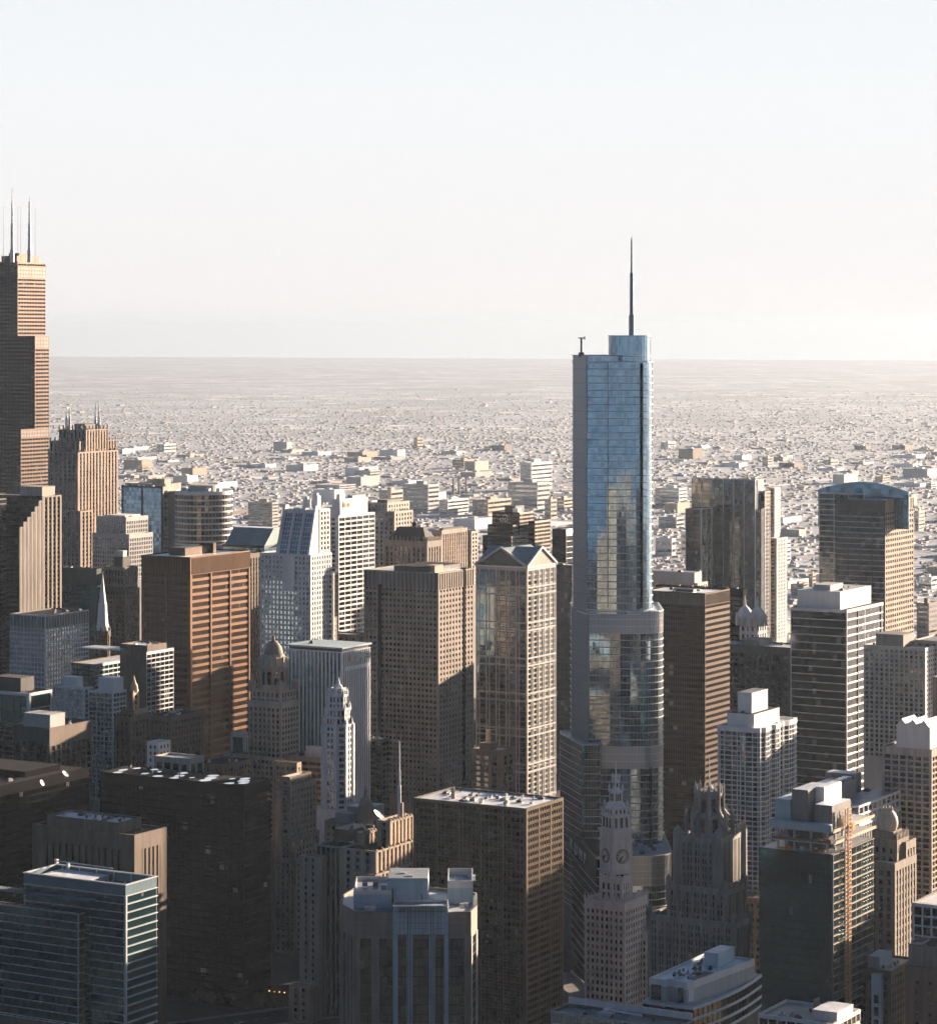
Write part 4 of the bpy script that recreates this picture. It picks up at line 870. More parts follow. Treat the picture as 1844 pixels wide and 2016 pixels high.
# small brown round-cornered tower with balconies
D_ = 1760
B = tower('apartment_tower', 'small brown tower with curved balcony fronts in front of the pediment tower', 'tower', 930, 985, 1010, 1478, 1760, st(frame='brown_stone', glass='window_glass', fh=3.5, sh=1.2, sd=.6, bay=7, pw=2.2, pd=.9, top=4), None, 1600, fin=False)
q = B.ph(B.r, .1, .6, .4, .8, 4, 'brown_stone'); B.ph(q, .3, .6, .3, .6, 8, 'gilt', name='chimney'); B.done()
# ================================================================ front row
B = tower('office_tower', 'broad dark gridded block with bright white roof and golden right face', 'tower', 815, 1035, 1107, 1592, 1395, S_EQ, S_EQn, 2016, roof='white_roof', fin=False)
B.clutter(B.r, 26, 71, 2.0); c = (B.r['x1'] - 12, B.r['y0'] + 16); B.sep('flue', 'pink_granite').lathe(c[0], c[1], [(1.2, B.r['z']), (.9, B.r['z'] + 5), (.6, B.r['z'] + 6)], 8); B.done()
# clock tower
D_ = 1485
B = Bld('clock_tower', 'white terracotta clock tower with two visible dials and a needle spire', 'tower', W(1229, D_))
S_WR = st(frame='terracotta', core='terracotta', glass='window_glass', fh=3.8, sh=1.6, sd=.2, bay=2.9, pw=1.3, pd=.4, top=5)
r = B.block(1151, 1229, 1274, 1778, D_, S_WR, S_WR, 2016, roof='grey_roof')
zr = r['zt']; fb = B.part('facade', 'terracotta')
for i in range(13):
    a = i / 12
    for p in ((r['x1'], r['y0'] + (r['y1'] - r['y0']) * a), (r['x0'] + (r['x1'] - r['x0']) * a, r['y1'])): fb.lathe(p[0], p[1], [(.5, zr - 1), (.45, zr + 1.6), (.08, zr + 3.6)], 6)
fb.box(r['x0'] - .5, r['x1'] + .9, r['y0'] - .5, r['y1'] + .9, zr - 4.6, zr - 3.9)
c = B.px(1212, D_ + 15); TR = R(-31)
def rotd(q, a=TR): return (c[0] + q[0] * math.cos(a) - q[1] * math.sin(a), c[1] + q[0] * math.sin(a) + q[1] * math.cos(a))
def sqp(h): return [rotd(p) for p in ((-h, -h), (h, -h), (h, h), (-h, h))]
hs_ = 6.3; fh_ = 3.8
zc0, zc1, zt = Z(1722, D_), Z(1666, D_), Z(1640, D_)
sh = B.sep('clock_shaft', 'terracotta'); sh.prism(sqp(hs_), 0, zt)
up = MB()
def face(k):                                            # k-th side of the turned shaft: origin, along, out
    a = TR + R(90 * k); n = (math.cos(a), math.sin(a)); u = (-math.sin(a), math.cos(a)); return n, u
wn_ = []
for k in (0, 1):
    n, u = face(k); p = (c[0] + n[0] * hs_, c[1] + n[1] * hs_)
    for a0, a1 in ((-hs_, -hs_ + 1.7), (hs_ - 1.7, hs_), (-1.75, -1.15), (1.15, 1.75)): sh.ob(p, u, n, a0, a1, -.05, .35, zr - 12, zc0 - 1)
    for z in (zc0 - 1, zc1 + .4, zt - 1.2): sh.ob(p, u, n, -hs_ - .5, hs_ + .5, -.05, .8, z, z + 1.1)
    z = zc0 - 4.2; i = 0
    while z > zr - 14:
        for q in (-3.0, 0, 3.0): m = B.sep('window', 'window_glass'); m.ob(p, u, n, q - .95, q + .95, -.05, .1, z, z + 2.3)
        z -= fh_
    zm = (zc0 + zc1) / 2 + .3
    d = B.sep('clock_dial', 'pale_grey'); 
    cp = lambda rr, off, i, kk=28: (p[0] + u[0] * rr * math.cos(2 * math.pi * i / kk) + n[0] * off, p[1] + u[1] * rr * math.cos(2 * math.pi * i / kk) + n[1] * off, zm + rr * math.sin(2 * math.pi * i / kk))
    d.add([cp(3.7, .25, i) for i in range(28)], [tuple(range(28))])
    rim = B.sep('dial_rim', 'dark_stone', 'clock_dial')
    for i in range(28): rim.tube(cp(3.7, .3, i), cp(3.7, .3, i + 1), .22, 4)
    mk = B.sep('hour_marks', 'white_paint', 'clock_dial'); hd_ = B.sep('clock_hand', 'black_steel', 'clock_dial'); dk = B.sep('dial_centre', 'grey_stone', 'clock_dial')
    dk.add([cp(3.4, .3, i) for i in range(28)], [tuple(range(28))])
    for i in range(12): mk.tube(cp(1.5, .42, i, 12), cp(3.3, .42, i, 12), .3, 4)
    mk.add([cp(1.5, .40, i) for i in range(28)], [tuple(range(28))])
    e = lambda ang, rr: (p[0] + u[0] * rr * math.sin(R(ang)) * 1 + n[0] * .6, p[1] + u[1] * rr * math.sin(R(ang)) + n[1] * .6, zm + rr * math.cos(R(ang)))
    hd_.tube(e(215, -.5), e(215, 3.4), .26, 4); hd_.tube(e(232, -.4), e(232, 2.3), .32, 4)
def tier(h, z0, z1, col=0, ww=1.0):
    sh.prism(sqp(h), z0, z1)
    for k in (0, 1):
        n, u = face(k); p = (c[0] + n[0] * h, c[1] + n[1] * h)
        sh.ob(p, u, n, -h - .35, h + .35, -.05, .45, z1 - .7, z1)
        for i in range(col):
            q = (i - (col - 1) / 2) * (2 * h - 1.6) / max(1, col); m = B.sep('window', 'window_glass'); m.ob(p, u, n, q - ww / 2, q + ww / 2, -.05, .1, z0 + 1, z1 - 1.4)
    for q in sqp(h * .97): fb.lathe(q[0], q[1], [(.6, z1 - .5), (.5, z1 + 1.6), (.75, z1 + 1.8), (.08, z1 + 4)], 6)
zs = lambda y: Z(y, D_)
tier(5.6, zt - .3, zs(1612), 3, 1.5); tier(4.6, zs(1613), zs(1597), 3, 1); 
sh.loft([(sqp(4.3), zs(1598)), (sqp(2.9), zs(1588))]); tier(2.6, zs(1589), zs(1566), 3, .8)
sh.loft([(sqp(2.3), zs(1566)), (sqp(1.4), zs(1561))]); tier(1.35, zs(1562), zs(1545), 1, 1.0)
B.sep('spire', 'white_paint').lathe(c[0], c[1], [(1.0, zs(1545) - .3), (.55, zs(1541)), (.36, zs(1530)), (.16, zs(1508))], 8)
# upper pavilion in front of the shaft
pv = B.slab((r['x1'] - 3, r['y1'] - 3), 9, 13, zr - 2, zr + 13, dict(S_WR, top=4, fh=5), dict(S_WR, top=4, fh=5)); B.done()
B = tower('annex_building', 'pale terracotta annex right of the clock tower with a small arched gable', 'building', 1262, 1282, 1312, 1836, 1500, S_WR, None, 2016, roof='dark_roof', fin=False)
B.ph(B.r, .2, .9, .2, .9, 6, 'terracotta'); B.done()
# neo-gothic tower with buttressed crown
D_ = 1385
B = Bld('gothic_tower', 'dark grey neo gothic tower with a buttressed octagonal crown', 'tower', W(1412, D_))
S_TB = st(frame='gothic_stone', core='gothic_stone', glass='window_glass', fh=3.8, sh=1.3, sd=.15, bay=4.2, pw=1.5, pd=1.0, pat=((.5, .5),), top=3)
r0 = B.block(1278, 1443, 1474, 1818, D_ - 14, S_TB, None, 2016, roof='dark_roof')
r1 = B.block(1316, 1428, 1464, 1752, D_ - 6, S_TB, None, 1840, roof='dark_roof')
r2 = B.block(1334, 1412, 1461, 1652, D_, S_TB, None, 1780, roof='dark_roof')
fb = B.part('facade', 'gothic_stone')
for r in (r0, r1, r2):
    k = 9
    for i in range(k):
        a = i / (k - 1); hh = 5 if i in (0, k - 1) else 2.6; rr = 1.5 if i in (0, k - 1) else .55
        for p in ((r['x1'] + .3, r['y0'] + (r['y1'] - r['y0']) * a), (r['x0'] + (r['x1'] - r['x0']) * a, r['y1'] + .3)): fb.lathe(p[0], p[1], [(rr, r['zt'] - 8), (rr, r['zt'] + hh * .6), (.1, r['zt'] + hh)], 8)
for fx, fy in ((1, 0), (1, 1), (0, 1)):
    x = r2['x0'] + (r2['x1'] - r2['x0']) * fx; y = r2['y0'] + (r2['y1'] - r2['y0']) * fy
    B.sep('turret', 'gothic_stone').lathe(x, y, [(2.5, r1['z'] - 1), (2.4, r2['zt'] + 1), (2.0, r2['zt'] + 3), (.9, r2['zt'] + 4.4), (.2, r2['zt'] + 5)], 10)
c = ((r2['x0'] + r2['x1']) / 2 + 1, (r2['y0'] + r2['y1']) / 2); zr = r2['zt']; zt = Z(1566, D_)
cr_ = B.sep('crown', 'gothic_stone'); pc = lambda rr: [(c[0] + rr * math.cos(R(22.5 + 45 * i)), c[1] + rr * math.sin(R(22.5 + 45 * i))) for i in range(8)]
cr_.loft([(pc(9), zr - 1), (pc(9), zr + 9), (pc(7), zr + 10), (pc(6.6), zt - 3), (pc(7.1), zt - 2.6), (pc(7.1), zt)])
for i in range(8):
    a = R(22.5 + 45 * i); b = R(45 * i)
    w_ = B.sep('crown_window', 'window_glass'); n = (math.cos(b), math.sin(b)); u = (-n[1], n[0]); ap = 9 * math.cos(R(22.5)); w_.ob((c[0] + ap * n[0], c[1] + ap * n[1]), u, n, -1.4, 1.4, -.05, .1, zr + 1, zr + 8)
    ap2 = 6.8 * math.cos(R(22.5)); w_.ob((c[0] + ap2 * n[0], c[1] + ap2 * n[1]), u, n, -1.1, 1.1, -.3, .2, zr + 11, zt - 4)
    bt = B.sep('buttress', 'gothic_stone'); x, y = math.cos(a), math.sin(a)
    bt.lathe(c[0] + 11.6 * x, c[1] + 11.6 * y, [(1.1, zr - 2), (1.0, zr + 8), (1.2, zr + 8.2), (.15, zr + 12.5)], 8)
    bt.tube((c[0] + 11.6 * x, c[1] + 11.6 * y, zr + 6.5), (c[0] + 7.2 * x, c[1] + 7.2 * y, zr + 12), .7, 4); bt.tube((c[0] + 11.6 * x, c[1] + 11.6 * y, zr + 2), (c[0] + 8.4 * x, c[1] + 8.4 * y, zr + 6), .6, 4)
    cr_.lathe(c[0] + 7.0 * x, c[1] + 7.0 * y, [(.8, zr + 9), (.75, zt + 1.2), (.1, zt + 4.2)], 7)
    cr_.lathe(c[0] + 6.7 * math.cos(b), c[1] + 6.7 * math.sin(b), [(.5, zt - 1), (.45, zt + .8), (.08, zt + 2.6)], 6)
B.sep('flagpole', 'pale_metal').lathe(c[0], c[1], [(.3, zt - 1), (.15, zt + 16)], 6); B.sep('beacon', 'white_paint').lathe(c[0] + 1, c[1] + 1, [(1.5, zt - .2), (1.5, zt + 1), (.7, zt + 2.4)], 8)
B.done()
# white apartment tower with angled bays
D_ = 1550
B = Bld('apartment_tower', 'white gridded apartment tower with stacked white penthouse blocks on its roof', 'tower', W(1495, D_))
C = W(1495, D_); L = run(C, (0, -1), 1414); Wd = run(C, (-1, 0), 1566); zt = Z(1434, D_)
pl = []
def bays(p, q, n, out, flip=1):
    res = []; p = Vector(p); q = Vector(q); e = q - p; u = e.normalized(); nn = Vector((u.y, -u.x))
    for i in range(n):
        res += [tuple(p + e * (i + .08) / n), tuple(p + e * (i + .32) / n + nn * out), tuple(p + e * (i + .68) / n + nn * out), tuple(p + e * (i + .92) / n)]
    return res
pl = [(-Wd, 0), (-Wd, -L)] + [(0, -L)] + bays((0, -L), (0, 0), 2, .5) + [(0, 0)] + bays((0, 0), (-Wd * .55, 0), 2, 1.3) + [(-Wd * .55, 0), (-Wd * .55, -1.8), (-Wd * .62, -1.8), (-Wd * .62, 0)] + bays((-Wd * .62, 0), (-Wd, 0), 1, 1.2)
B.polyfac(pl, 0, zt, dict(S_APT, mullmat='white_paint', bay=3.2, mw=.2, md=.55, sh=.55, sd=.6, top=2.8), Z(1790, D_), roof='grey_roof')
r = dict(x0=-Wd, x1=0, y0=-L, y1=0, z=zt - .7, zt=zt)
q = B.ph(r, .03, .72, .16, .82, 7.5, 'white_paint', roof='dark_roof'); q2 = B.ph(q, .12, .75, .2, .72, 11, 'white_paint', roof='brown_roof'); B.clutter(q, 4, 81, 1.2, avoid=(q2,)); B.done()
# cream apartment tower at the right edge
D_ = 1440
B = Bld('apartment_tower', 'cream apartment tower with a folded white crown at the right edge', 'tower', W(1832, D_))
S_CA = st(frame='beige_concrete', glass='apartment_glass', fh=3.0, sh=.9, sd=.7, bay=4.0, pw=.9, pd=.6, top=4, core='grey_stone')
r = B.block(1738, 1832, 1880, 1476, D_, S_CA, dict(S_CA, frame='tan_stone'), 1830, roof='grey_roof')
q = B.ph(r, .0, .95, .02, .72, 12, 'white_concrete'); 
m = B.part('crown_fold', 'white_concrete')
for i in range(3):
    y0, y1 = r['y1'] - (r['y1'] - r['y0']) * (.04 + .23 * i), r['y1'] - (r['y1'] - r['y0']) * (.25 + .23 * i); ym = (y0 + y1) / 2
    m.add([(r['x1'] + .4, y0, q['z'] - 12), (r['x1'] + .4, y1, q['z'] - 12), (r['x1'] + .4, y1, q['z']), (r['x1'] + .4, ym, q['z'] + 3.5), (r['x1'] + .4, y0, q['z']), (r['x1'] - 18, y0, q['z'] - 12), (r['x1'] - 18, y1, q['z'] - 12), (r['x1'] - 18, y1, q['z']), (r['x1'] - 18, ym, q['z'] + 3.5), (r['x1'] - 18, y0, q['z'])],
          [(1, 0, 4, 3, 2), (5, 6, 7, 8, 9), (2, 3, 8, 7), (3, 4, 9, 8), (0, 5, 9, 4), (6, 1, 2, 7)])
B.done()
# tower with the round bulb dome
D_ = 1372
B = Bld('hotel_tower', 'old grey stone tower with a pale bulb dome and stepped wing on its right', 'tower', W(1766, D_))
S_IC = dict(S_JW, frame='taupe_stone', core='taupe_stone', fh=4.2, bay=3.6, pw=1.9)
B.block(1708, 1760, 1802, 1700, D_ - 8, S_IC, None, 1900, roof='grey_roof'); r = B.block(1716, 1764, 1786, 1655, D_, S_IC, S_IC, 1720, roof='grey_roof'); rr = B.block(1720, 1757, 1773, 1638, D_ + 2, dict(S_IC, top=6), None, 1665)
B.block(1770, 1782, 1801, 1658, D_ + 6, S_IC, None, 1900)
c = ((rr['x0'] + rr['x1']) / 2, (rr['y0'] + rr['y1']) / 2); z0 = rr['zt']; B.sep('bulb_dome', 'beige_concrete', smooth=True).lathe(c[0], c[1], [(4.4, z0 - 1), (4.6, z0 + .5), (5.2, z0 + 2.2), (5.35, z0 + 4), (5.0, z0 + 6), (4.0, z0 + 8), (2.6, z0 + 9.6), (1.2, z0 + 10.4), (.2, z0 + 10.8)], 24)
for i in range(8): a = R(45 * i); B.part('finial', 'limestone').lathe(c[0] + 2.4 * math.cos(a), c[1] + 2.4 * math.sin(a), [(.5, z0 + 8.6), (.5, z0 + 10.8), (.1, z0 + 11.6)], 6)
for i in range(9):
    a = i / 8; fx = r['x1'] - (r['x1'] - r['x0']) * a; B.part('pinnacle', 'taupe_stone').lathe(fx, r['y1'], [(.7, r['zt'] - 6), (.6, r['zt'] + 2), (.1, r['zt'] + 4.5)], 6)
B.done()
# tower with white framed roof screen behind the unfinished tower
D_ = 1395
B = Bld('office_block', 'low grey block with white framed roof screen behind the unfinished tower', 'building', W(1690, D_))
r = B.block(1610, 1690, 1772, 1625, D_, S_GRID, dict(S_GRID, frame='white_concrete'), 1700, roof='grey_roof')
sc_ = B.sep('roof_screen', 'white_concrete'); p = (r['x0'], r['y1']); Wd = r['x1'] - r['x0']
for z in (r['zt'] + .0, r['zt'] + 4.2, r['zt'] + 8.4): sc_.ob(p, (1, 0), (0, 1), 0, Wd, -.6, .1, z, z + 1.1)
for i in range(10): sc_.ob(p, (1, 0), (0, 1), (Wd - .7) * i / 9, (Wd - .7) * i / 9 + .7, -.55, .05, r['zt'], r['zt'] + 9)
B.part('roof', 'grey_roof').box(r['x0'], r['x1'], r['y0'] + 2, r['y1'] - .7, r['zt'] + 8.2, r['zt'] + 8.6)
zq = r['zt'] + 8.6
t = B.sep('cooling_tower', 'steel'); x1, y1 = r['x1'] - 14, r['y1'] - 16; t.box(x1 - 22, x1, y1 - 14, y1, zq, zq + 8)
for i in range(4): B.sep('fan_stack', 'steel', smooth=True).lathe(x1 - 3 - 5.3 * i, y1 - 4, [(2.4, zq + 3), (2.4, zq + 9.4), (2.7, zq + 9.6), (2.0, zq + 9.7)], 14)
for i in range(12): B.part('louvre_band', 'louvre').box(x1 + .02, x1 + .2, y1 - 13.4 + 1.1 * i, y1 - 12.7 + 1.1 * i, zq + .5, zq + 4)
q = B.sep('penthouse', 'grey_stone'); q.box(x1 - 34, x1 - 24, y1 - 18, y1 - 2, zq, zq + 10); B.part('roof', 'white_roof').box(x1 - 33.6, x1 - 24.4, y1 - 17.6, y1 - 2.4, zq + 10, zq + 10.2); B.clutter(dict(r, z=zq), 5, 5, 2); B.done()
# tower under construction
D_ = 1285
B = Bld('unfinished_tower', 'teal glass tower still under construction with open top floors and a hoist', 'tower', W(1638, D_))
S_CT = st(frame='dark_metal', glass='teal_glass', fh=4.0, sh=.12, sd=.06, bay=1.6, pw=.05, pd=.06, top=.3, core='dark_stone')
S_CTn = st(frame='brown_stone', spmat='tan_stone', glass='black_glass', fh=3.75, sh=.42, sd=.6, bay=7.0, pw=.5, pd=.15, sub=3, mw=.06, md=.12, top=.5, mullmat='dark_metal')
r = B.block(1494, 1638, 1718, 1683, D_, S_CT, S_CTn, 2016, roof='grey_roof', par=.05)
x0, x1, y0, y1, z0 = r['x0'], r['x1'], r['y0'], r['y1'], r['zt']
L = y1 - y0; Wd = x1 - x0; ym = y0 + L * .14
for i in range(2):                                       # open floor slabs on columns
    z = z0 + 5.2 * (i + 1); e = .8 if i else 1.6
    B.sep('floor_slab', 'pale_grey').box(x0, x1 + e, ym - .5, y1 + e, z - .55, z)
    B.sep('edge_net', 'rust' if i == 0 else 'blue_panel').box(x1 + e, x1 + e + .1, ym + 2, y1, z, z + (1.1 if i == 0 else 3.0))
    B.part('edge_net', 'gilt').box(x0, x1, y1 + e, y1 + e + .1, z, z + 1.0)
    for k in range(4):
        for j in range(3):
            B.part('column', 'pale_grey').box(x1 - 3 - 9 * j, x1 - 2.2 - 9 * j, ym + 3 + (L * .86 - 7) * k / 3, ym + 3.9 + (L * .86 - 7) * k / 3, z - 5.2, z - .5)
    B.part('wall', 'dark_stone').box(x0 + 2, x1 - 8, ym + 6, y1 - 8, z - 5.2, z - .55)
zt = z0 + 10.4
rg = random.Random(4)
for i in range(26):                                      # building materials stored at the slab edges
    z = z0 + rg.choice((.1, 5.2, 10.4)); a = rg.uniform(.5, 1.6); y = rg.uniform(ym + 3, y1 - 2); x = x1 - rg.uniform(1.5, 5)
    B.sep('material_stack', rg.choice(('rust', 'orange_paint', 'gilt', 'pale_metal'))).box(x - a, x + .5, y - a, y + a, z, z + rg.uniform(.5, 1.8))
def bx(nm, mt, fx0, fx1, fy0, fy1, za, zb, rf=None):
    B.sep(nm, mt).box(x1 - Wd * fx1, x1 - Wd * fx0, y1 - L * fy1, y1 - L * fy0, za, zb)
    if rf: B.part('roof', rf).box(x1 - Wd * fx1 + .2, x1 - Wd * fx0 - .2, y1 - L * fy1 + .2, y1 - L * fy0 - .2, zb, zb + .15)
bx('parapet_wall', 'blue_panel', .0, .05, .03, .86, zt, zt + 3.2); bx('penthouse', 'grey_stone', .12, .6, .40, .62, zt, zt + 17, 'pale_roof')
bx('penthouse', 'blue_panel', .1, .5, .63, .84, zt, zt + 12, 'pale_roof'); bx('penthouse', 'white_paint', .3, .72, .28, .40, zt, zt + 17.5, 'white_roof'); bx('penthouse', 'grey_stone', .1, .55, .06, .3, zt, zt + 11, 'white_roof')
hx = x1 - Wd * .30                                        # the hoist mast on the sunlit side
ho = B.sep('hoist', 'gilt')
for dx in (-1.3, 1.3):
    for dy in (.9, 2.6): ho.box(hx + dx - .14, hx + dx + .14, y1 + dy - .14, y1 + dy + .14, Z(2016, D_), zt + 9)
z = Z(2010, D_)
while z < zt + 9:
    ho.box(hx - 1.4, hx + 1.4, y1 + 2.5, y1 + 2.75, z, z + .5); ho.box(hx - 1.7, hx + 1.7, y1 + .6, y1 + .8, z, z + 1.2); ho.tube((hx - 1.3, y1 + 2.6, z), (hx + 1.3, y1 + 2.6, z + 1.9), .09, 4); z += 1.9
B.sep('hoist_rail', 'rust').box(hx - 5, hx - 4.5, y1 + .6, y1 + 1.0, Z(2016, D_), zt + 6); B.sep('hoist_cage', 'orange_paint').box(hx - 6.2, hx - 3.4, y1 + 1, y1 + 2.4, zt - 2, zt + 1.2)
for i in range(9): B.sep('scaffold', 'gilt').box(hx - 6 + 1.5 * i, hx - 5.75 + 1.5 * i, y1 - 1, y1 - .75, zt, zt + 4 + (i * 7) % 5)
for i in range(9):                                        # pale spots: floor lamps and ceilings seen through open floors
    for j in range(4): B.part('ceiling_lamp', 'white_paint').box(x0 + 3 + 2.7 * j, x0 + 4.1 + 2.7 * j, y1 + .05, y1 + .12, z0 - 2.2 - 3.75 * i, z0 - 1.9 - 3.75 * i)
m = B.sep('stair_panel', 'white_paint'); m.box(x0 - .2, x0 + 1.2, y1 + .2, y1 + 1.5, Z(1965, D_), Z(1940, D_)); B.done()
# right edge, front
B = tower('office_building', 'white gridded building with large dark windows and a flat white roof at the right edge', 'building', 1797, 1905, 1990, 1789, 1230, st(frame='white_stone', glass='black_glass', fh=4.4, sh=.7, sd=.3, bay=4.0, pw=.7, pd=.4, top=1.5, core='taupe_stone'), None, 2016, roof='white_roof')
B = tower('office_block', 'plain brown block with grey rooftop boxes in the lower right corner', 'building', 1783, 1880, 1930, 1912, 1180, st(frame='brown_stone', glass='window_glass', fh=4.4, sh=3.0, sd=.12, bay=6, pw=4.2, pd=.15, top=6), None, 2016, roof='brown_roof', fin=False)
q = B.ph(B.r, .05, .6, .42, .98, 9, 'grey_stone', roof='dark_roof'); B.ph(q, .1, .6, .55, .95, .8, 'pale_grey', roof='dark_roof'); B.clutter(B.r, 4, 91, 1.6, avoid=(q,)); B.done()
B = tower('brick_block', 'low brown block with cluttered roof between unfinished tower and right corner', 'building', 1690, 1752, 1800, 1912, 1310, S_BRN, None, 2016, roof='grey_roof', fin=False); B.clutter(B.r, 6, 95, 2); B.ph(B.r, .2, .7, .5, .9, 5, 'blue_panel'); B.done()
B = tower('stair_tower', 'narrow pale stair tower with stacked windows in front of the unfinished tower', 'tower', 1716, 1733, 1737, 1920, 1235, st(frame='blue_panel', glass='window_glass', fh=5.5, sh=1.6, sd=.1, bay=2.4, pw=.9, pd=.3, top=9, core='pale_grey'), None, 2016)
tower('office_block', 'dark low block between gothic tower and unfinished tower', 'building', 1440, 1500, 1520, 1770, 1465, S_BRN, None, 2016, roof='dark_roof', clut=3)
# white stepped-roof building at the bottom
D_ = 1080
B = Bld('office_building', 'white building with curved glass side and bright rooftop terrace at the bottom right', 'building', W(1364, D_))
S_NB = st(frame='white_concrete', glass='bronze_glass', fh=4.2, sh=1.1, sd=.35, bay=3.4, pw=.35, pd=.3, top=1.2, core='dark_stone', mullmat='dark_metal')
C = W(1364, D_); L = run(C, (0, -1), 1266); zt = Z(1983, D_); Wd = run(C, (-1, 0), 1497)
cv = [(-Wd * (1 - math.cos(R(6 * i))) * .0 - Wd * i / 9, 2.6 * math.sin(math.pi * i / 9)) for i in range(10)]
pl = [(-Wd, -L), (0, -L)] + [(0, 0)] + cv[1:]
B.polyfac(pl, 0, zt, dict(S_NB, mw=.12, md=.3, bay=3.0, mullmat='dark_metal'), Z(2050, D_), roof='pale_roof')
r = dict(x0=-Wd, x1=0, y0=-L, y1=0, z=zt - .7, zt=zt)
up = [(-Wd * .86, -L * .96), (-3.5, -L * .96), (-3.5, -L * .62), (-5.6, -L * .62), (-5.6, -L * .42), (-3.6, -L * .42), (-3.6, -L * .2), (-7, -3.2), (-Wd * .86, 1.2)]
zu = Z(1931, 1090)
B.sep('upper_wall', 'pale_grey').prism(up, zt - .8, zu - .8); ring(B.sep('parapet', 'white_concrete'), offset(up, .05), offset(up, -.5), zu - 2.5, zu + .3); B.part('roof', 'white_roof').prism(offset(up, -.5), zu - .8, zu - .6)
B.sep('dark_panel', 'dark_glass').box(-3.45, -3.3, -L * .92, -L * .72, zt, zu - 2); B.sep('dark_panel', 'dark_glass').box(-3.55, -3.42, -L * .38, -L * .27, zt, zu - 2)
B.sep('sunlit_panel', 'white_paint').add([(-3.4, -L * .2 - .2, zt + .5), (-6.9, -2.9, zt + .5), (-6.9, -2.9, zu - 2.6), (-3.4, -L * .2 - .2, zu - 2.6)], [(0, 1, 2, 3)])  # facet painted white for the sun falling on it
q = B.ph(dict(x0=-Wd * .86, x1=-4, y0=-L * .9, y1=0, z=zu - .6), .62, .92, .3, .62, 5.5, 'blue_panel', roof='pale_roof')
B.clutter(dict(x0=-Wd * .8, x1=-8, y0=-L * .9, y1=-4, z=zu - .6), 22, 97, .9, avoid=(q,)); w1 = B.sep('skylight_well', 'dark_metal'); w1.box(-Wd * .42, -Wd * .2, -L * .36, -L * .16, zu - .6, zu - .3)
for i in range(14): B.part('roof_rail', 'dark_metal').box(-Wd * .86 + 1.4 * i, -Wd * .86 + 1.4 * i + .08, -L * .955, -L * .95, zu, zu + 1.4)
B.done()
# pale glass building at the bottom edge
D_ = 1035
B = Bld('glass_building', 'pale blue glass building with slanting roof parapet cut by the bottom edge', 'building', W(1330, D_))
r = B.block(1085, 1330, 1362, 2024, D_, st(frame='belt_metal', glass='blue_glass', fh=4, sh=.3, sd=.2, bay=2.2, pw=.12, pd=.2, top=.8, core='dark_stone'), None, 2060, roof='grey_roof', par=1.4)
B.sep('back_parapet', 'white_concrete').box(r['x0'] - .3, r['x0'] + .4, r['y0'] + .1, r['y1'] - .1, r['z'] - .2, r['zt'] + 2.4)
ym = r['y0'] + (r['y1'] - r['y0']) * .38; m = B.sep('window_washing_rig', 'pale_metal'); xm = (r['x0'] + r['x1']) / 2; z = r['z']
m.box(xm - 1.5, xm + 1.5, ym - 3, ym + 3, z, z + 1.6); m.tube((xm, ym, z + 2.6), (xm, ym + 15, z + 2.2), .5, 8); m.tube((xm, ym - 2, z + 1.6), (xm - 2.6, ym + 5, z + 4.2), .3, 6); m.box(xm - .8, xm + .8, ym - 1, ym + 1, z + 1.5, z + 3); B.clutter(r, 6, 99, 1.1); B.done()
B = tower('office_building', 'grey roofed building with white curved parapet peeking in at the bottom right', 'building', 1493, 1640, 1692, 2016, 1050, st(frame='white_concrete', glass='bronze_glass', fh=4, sh=1.2, sd=.3, bay=4, pw=.5, pd=.3, top=1.4), None, 2060, roof='brown_roof', fin=False)
B.ph(B.r, .2, .8, .02, .35, 3.5, 'white_concrete', roof='white_roof'); B.clutter(B.r, 8, 101, 1.4)
for i in range(3): B.sep('flue', 'pink_granite').lathe(B.r['x0'] + 6 + 2 * i, B.r['y0'] + 16, [(.5, B.r['z']), (.45, B.r['z'] + 4.5), (.3, B.r['z'] + 5)], 8)
B.done()
# octagonal tower, bottom centre
D_ = 1150
B = Bld('office_tower', 'octagonal grey tower with pale blue metal top and rooftop penthouse at the bottom', 'tower', W(X0, D_), ROT)
u_ = lambda x: (x - X0) / F * D_
S_OC = st(frame='taupe_stone', core='taupe_stone', glass='deep_glass', fh=3.9, sh=.35, sd=.25, bay=1.5, mw=.07, md=.16, top=11, mullmat='dark_metal', spmat='dark_metal')
zt = Z(1796, D_); zb = Z(1785, D_ - 2)
pl = [(u_(699), 1.0), (u_(775), -.2), (u_(882), -.2), (u_(926), 1.5), (u_(938), 14), (u_(938), 40), (u_(850), 52), (u_(690), 52), (u_(665), 34), (u_(668), 16)]
B.polyfac(pl, 0, zt, S_OC, Z(2050, D_), roof='pale_roof', par=1.2)
fa = B.part('facade', 'taupe_stone')
def strip(a, b, xs, z0, z1, mat, pr):                    # solid strips between the window bays of one side
    a = Vector(a); b = Vector(b); u = (b - a).normalized(); n = Vector((u.y, -u.x)); l = (b - a).length
    for s0, s1 in xs: B.part('pilaster', mat).ob(a, u, n, l * s0, l * s1, .0, pr, z0, z1)
strip(pl[0], pl[1], ((0, .12), (.42, .62), (.97, 1)), Z(2050, D_), zt - 10, 'taupe_stone', .5)
strip(pl[9], pl[0], ((0, .2), (.36, .5), (.62, .76), (.88, 1)), Z(2050, D_), zt - 10, 'taupe_stone', .5)
strip(pl[2], pl[3], ((.0, .04), (.72, 1)), Z(2050, D_), zt - 10, 'taupe_stone', .5)
strip(pl[3], pl[4], ((.0, .16), (.8, 1)), Z(2050, D_), zt - 10, 'beige_concrete', .5)  # paler pilasters paint the sun on this side
bay = [(u_(774), -2.6), (u_(882), -2.6), (u_(882), 2), (u_(774), 2)]
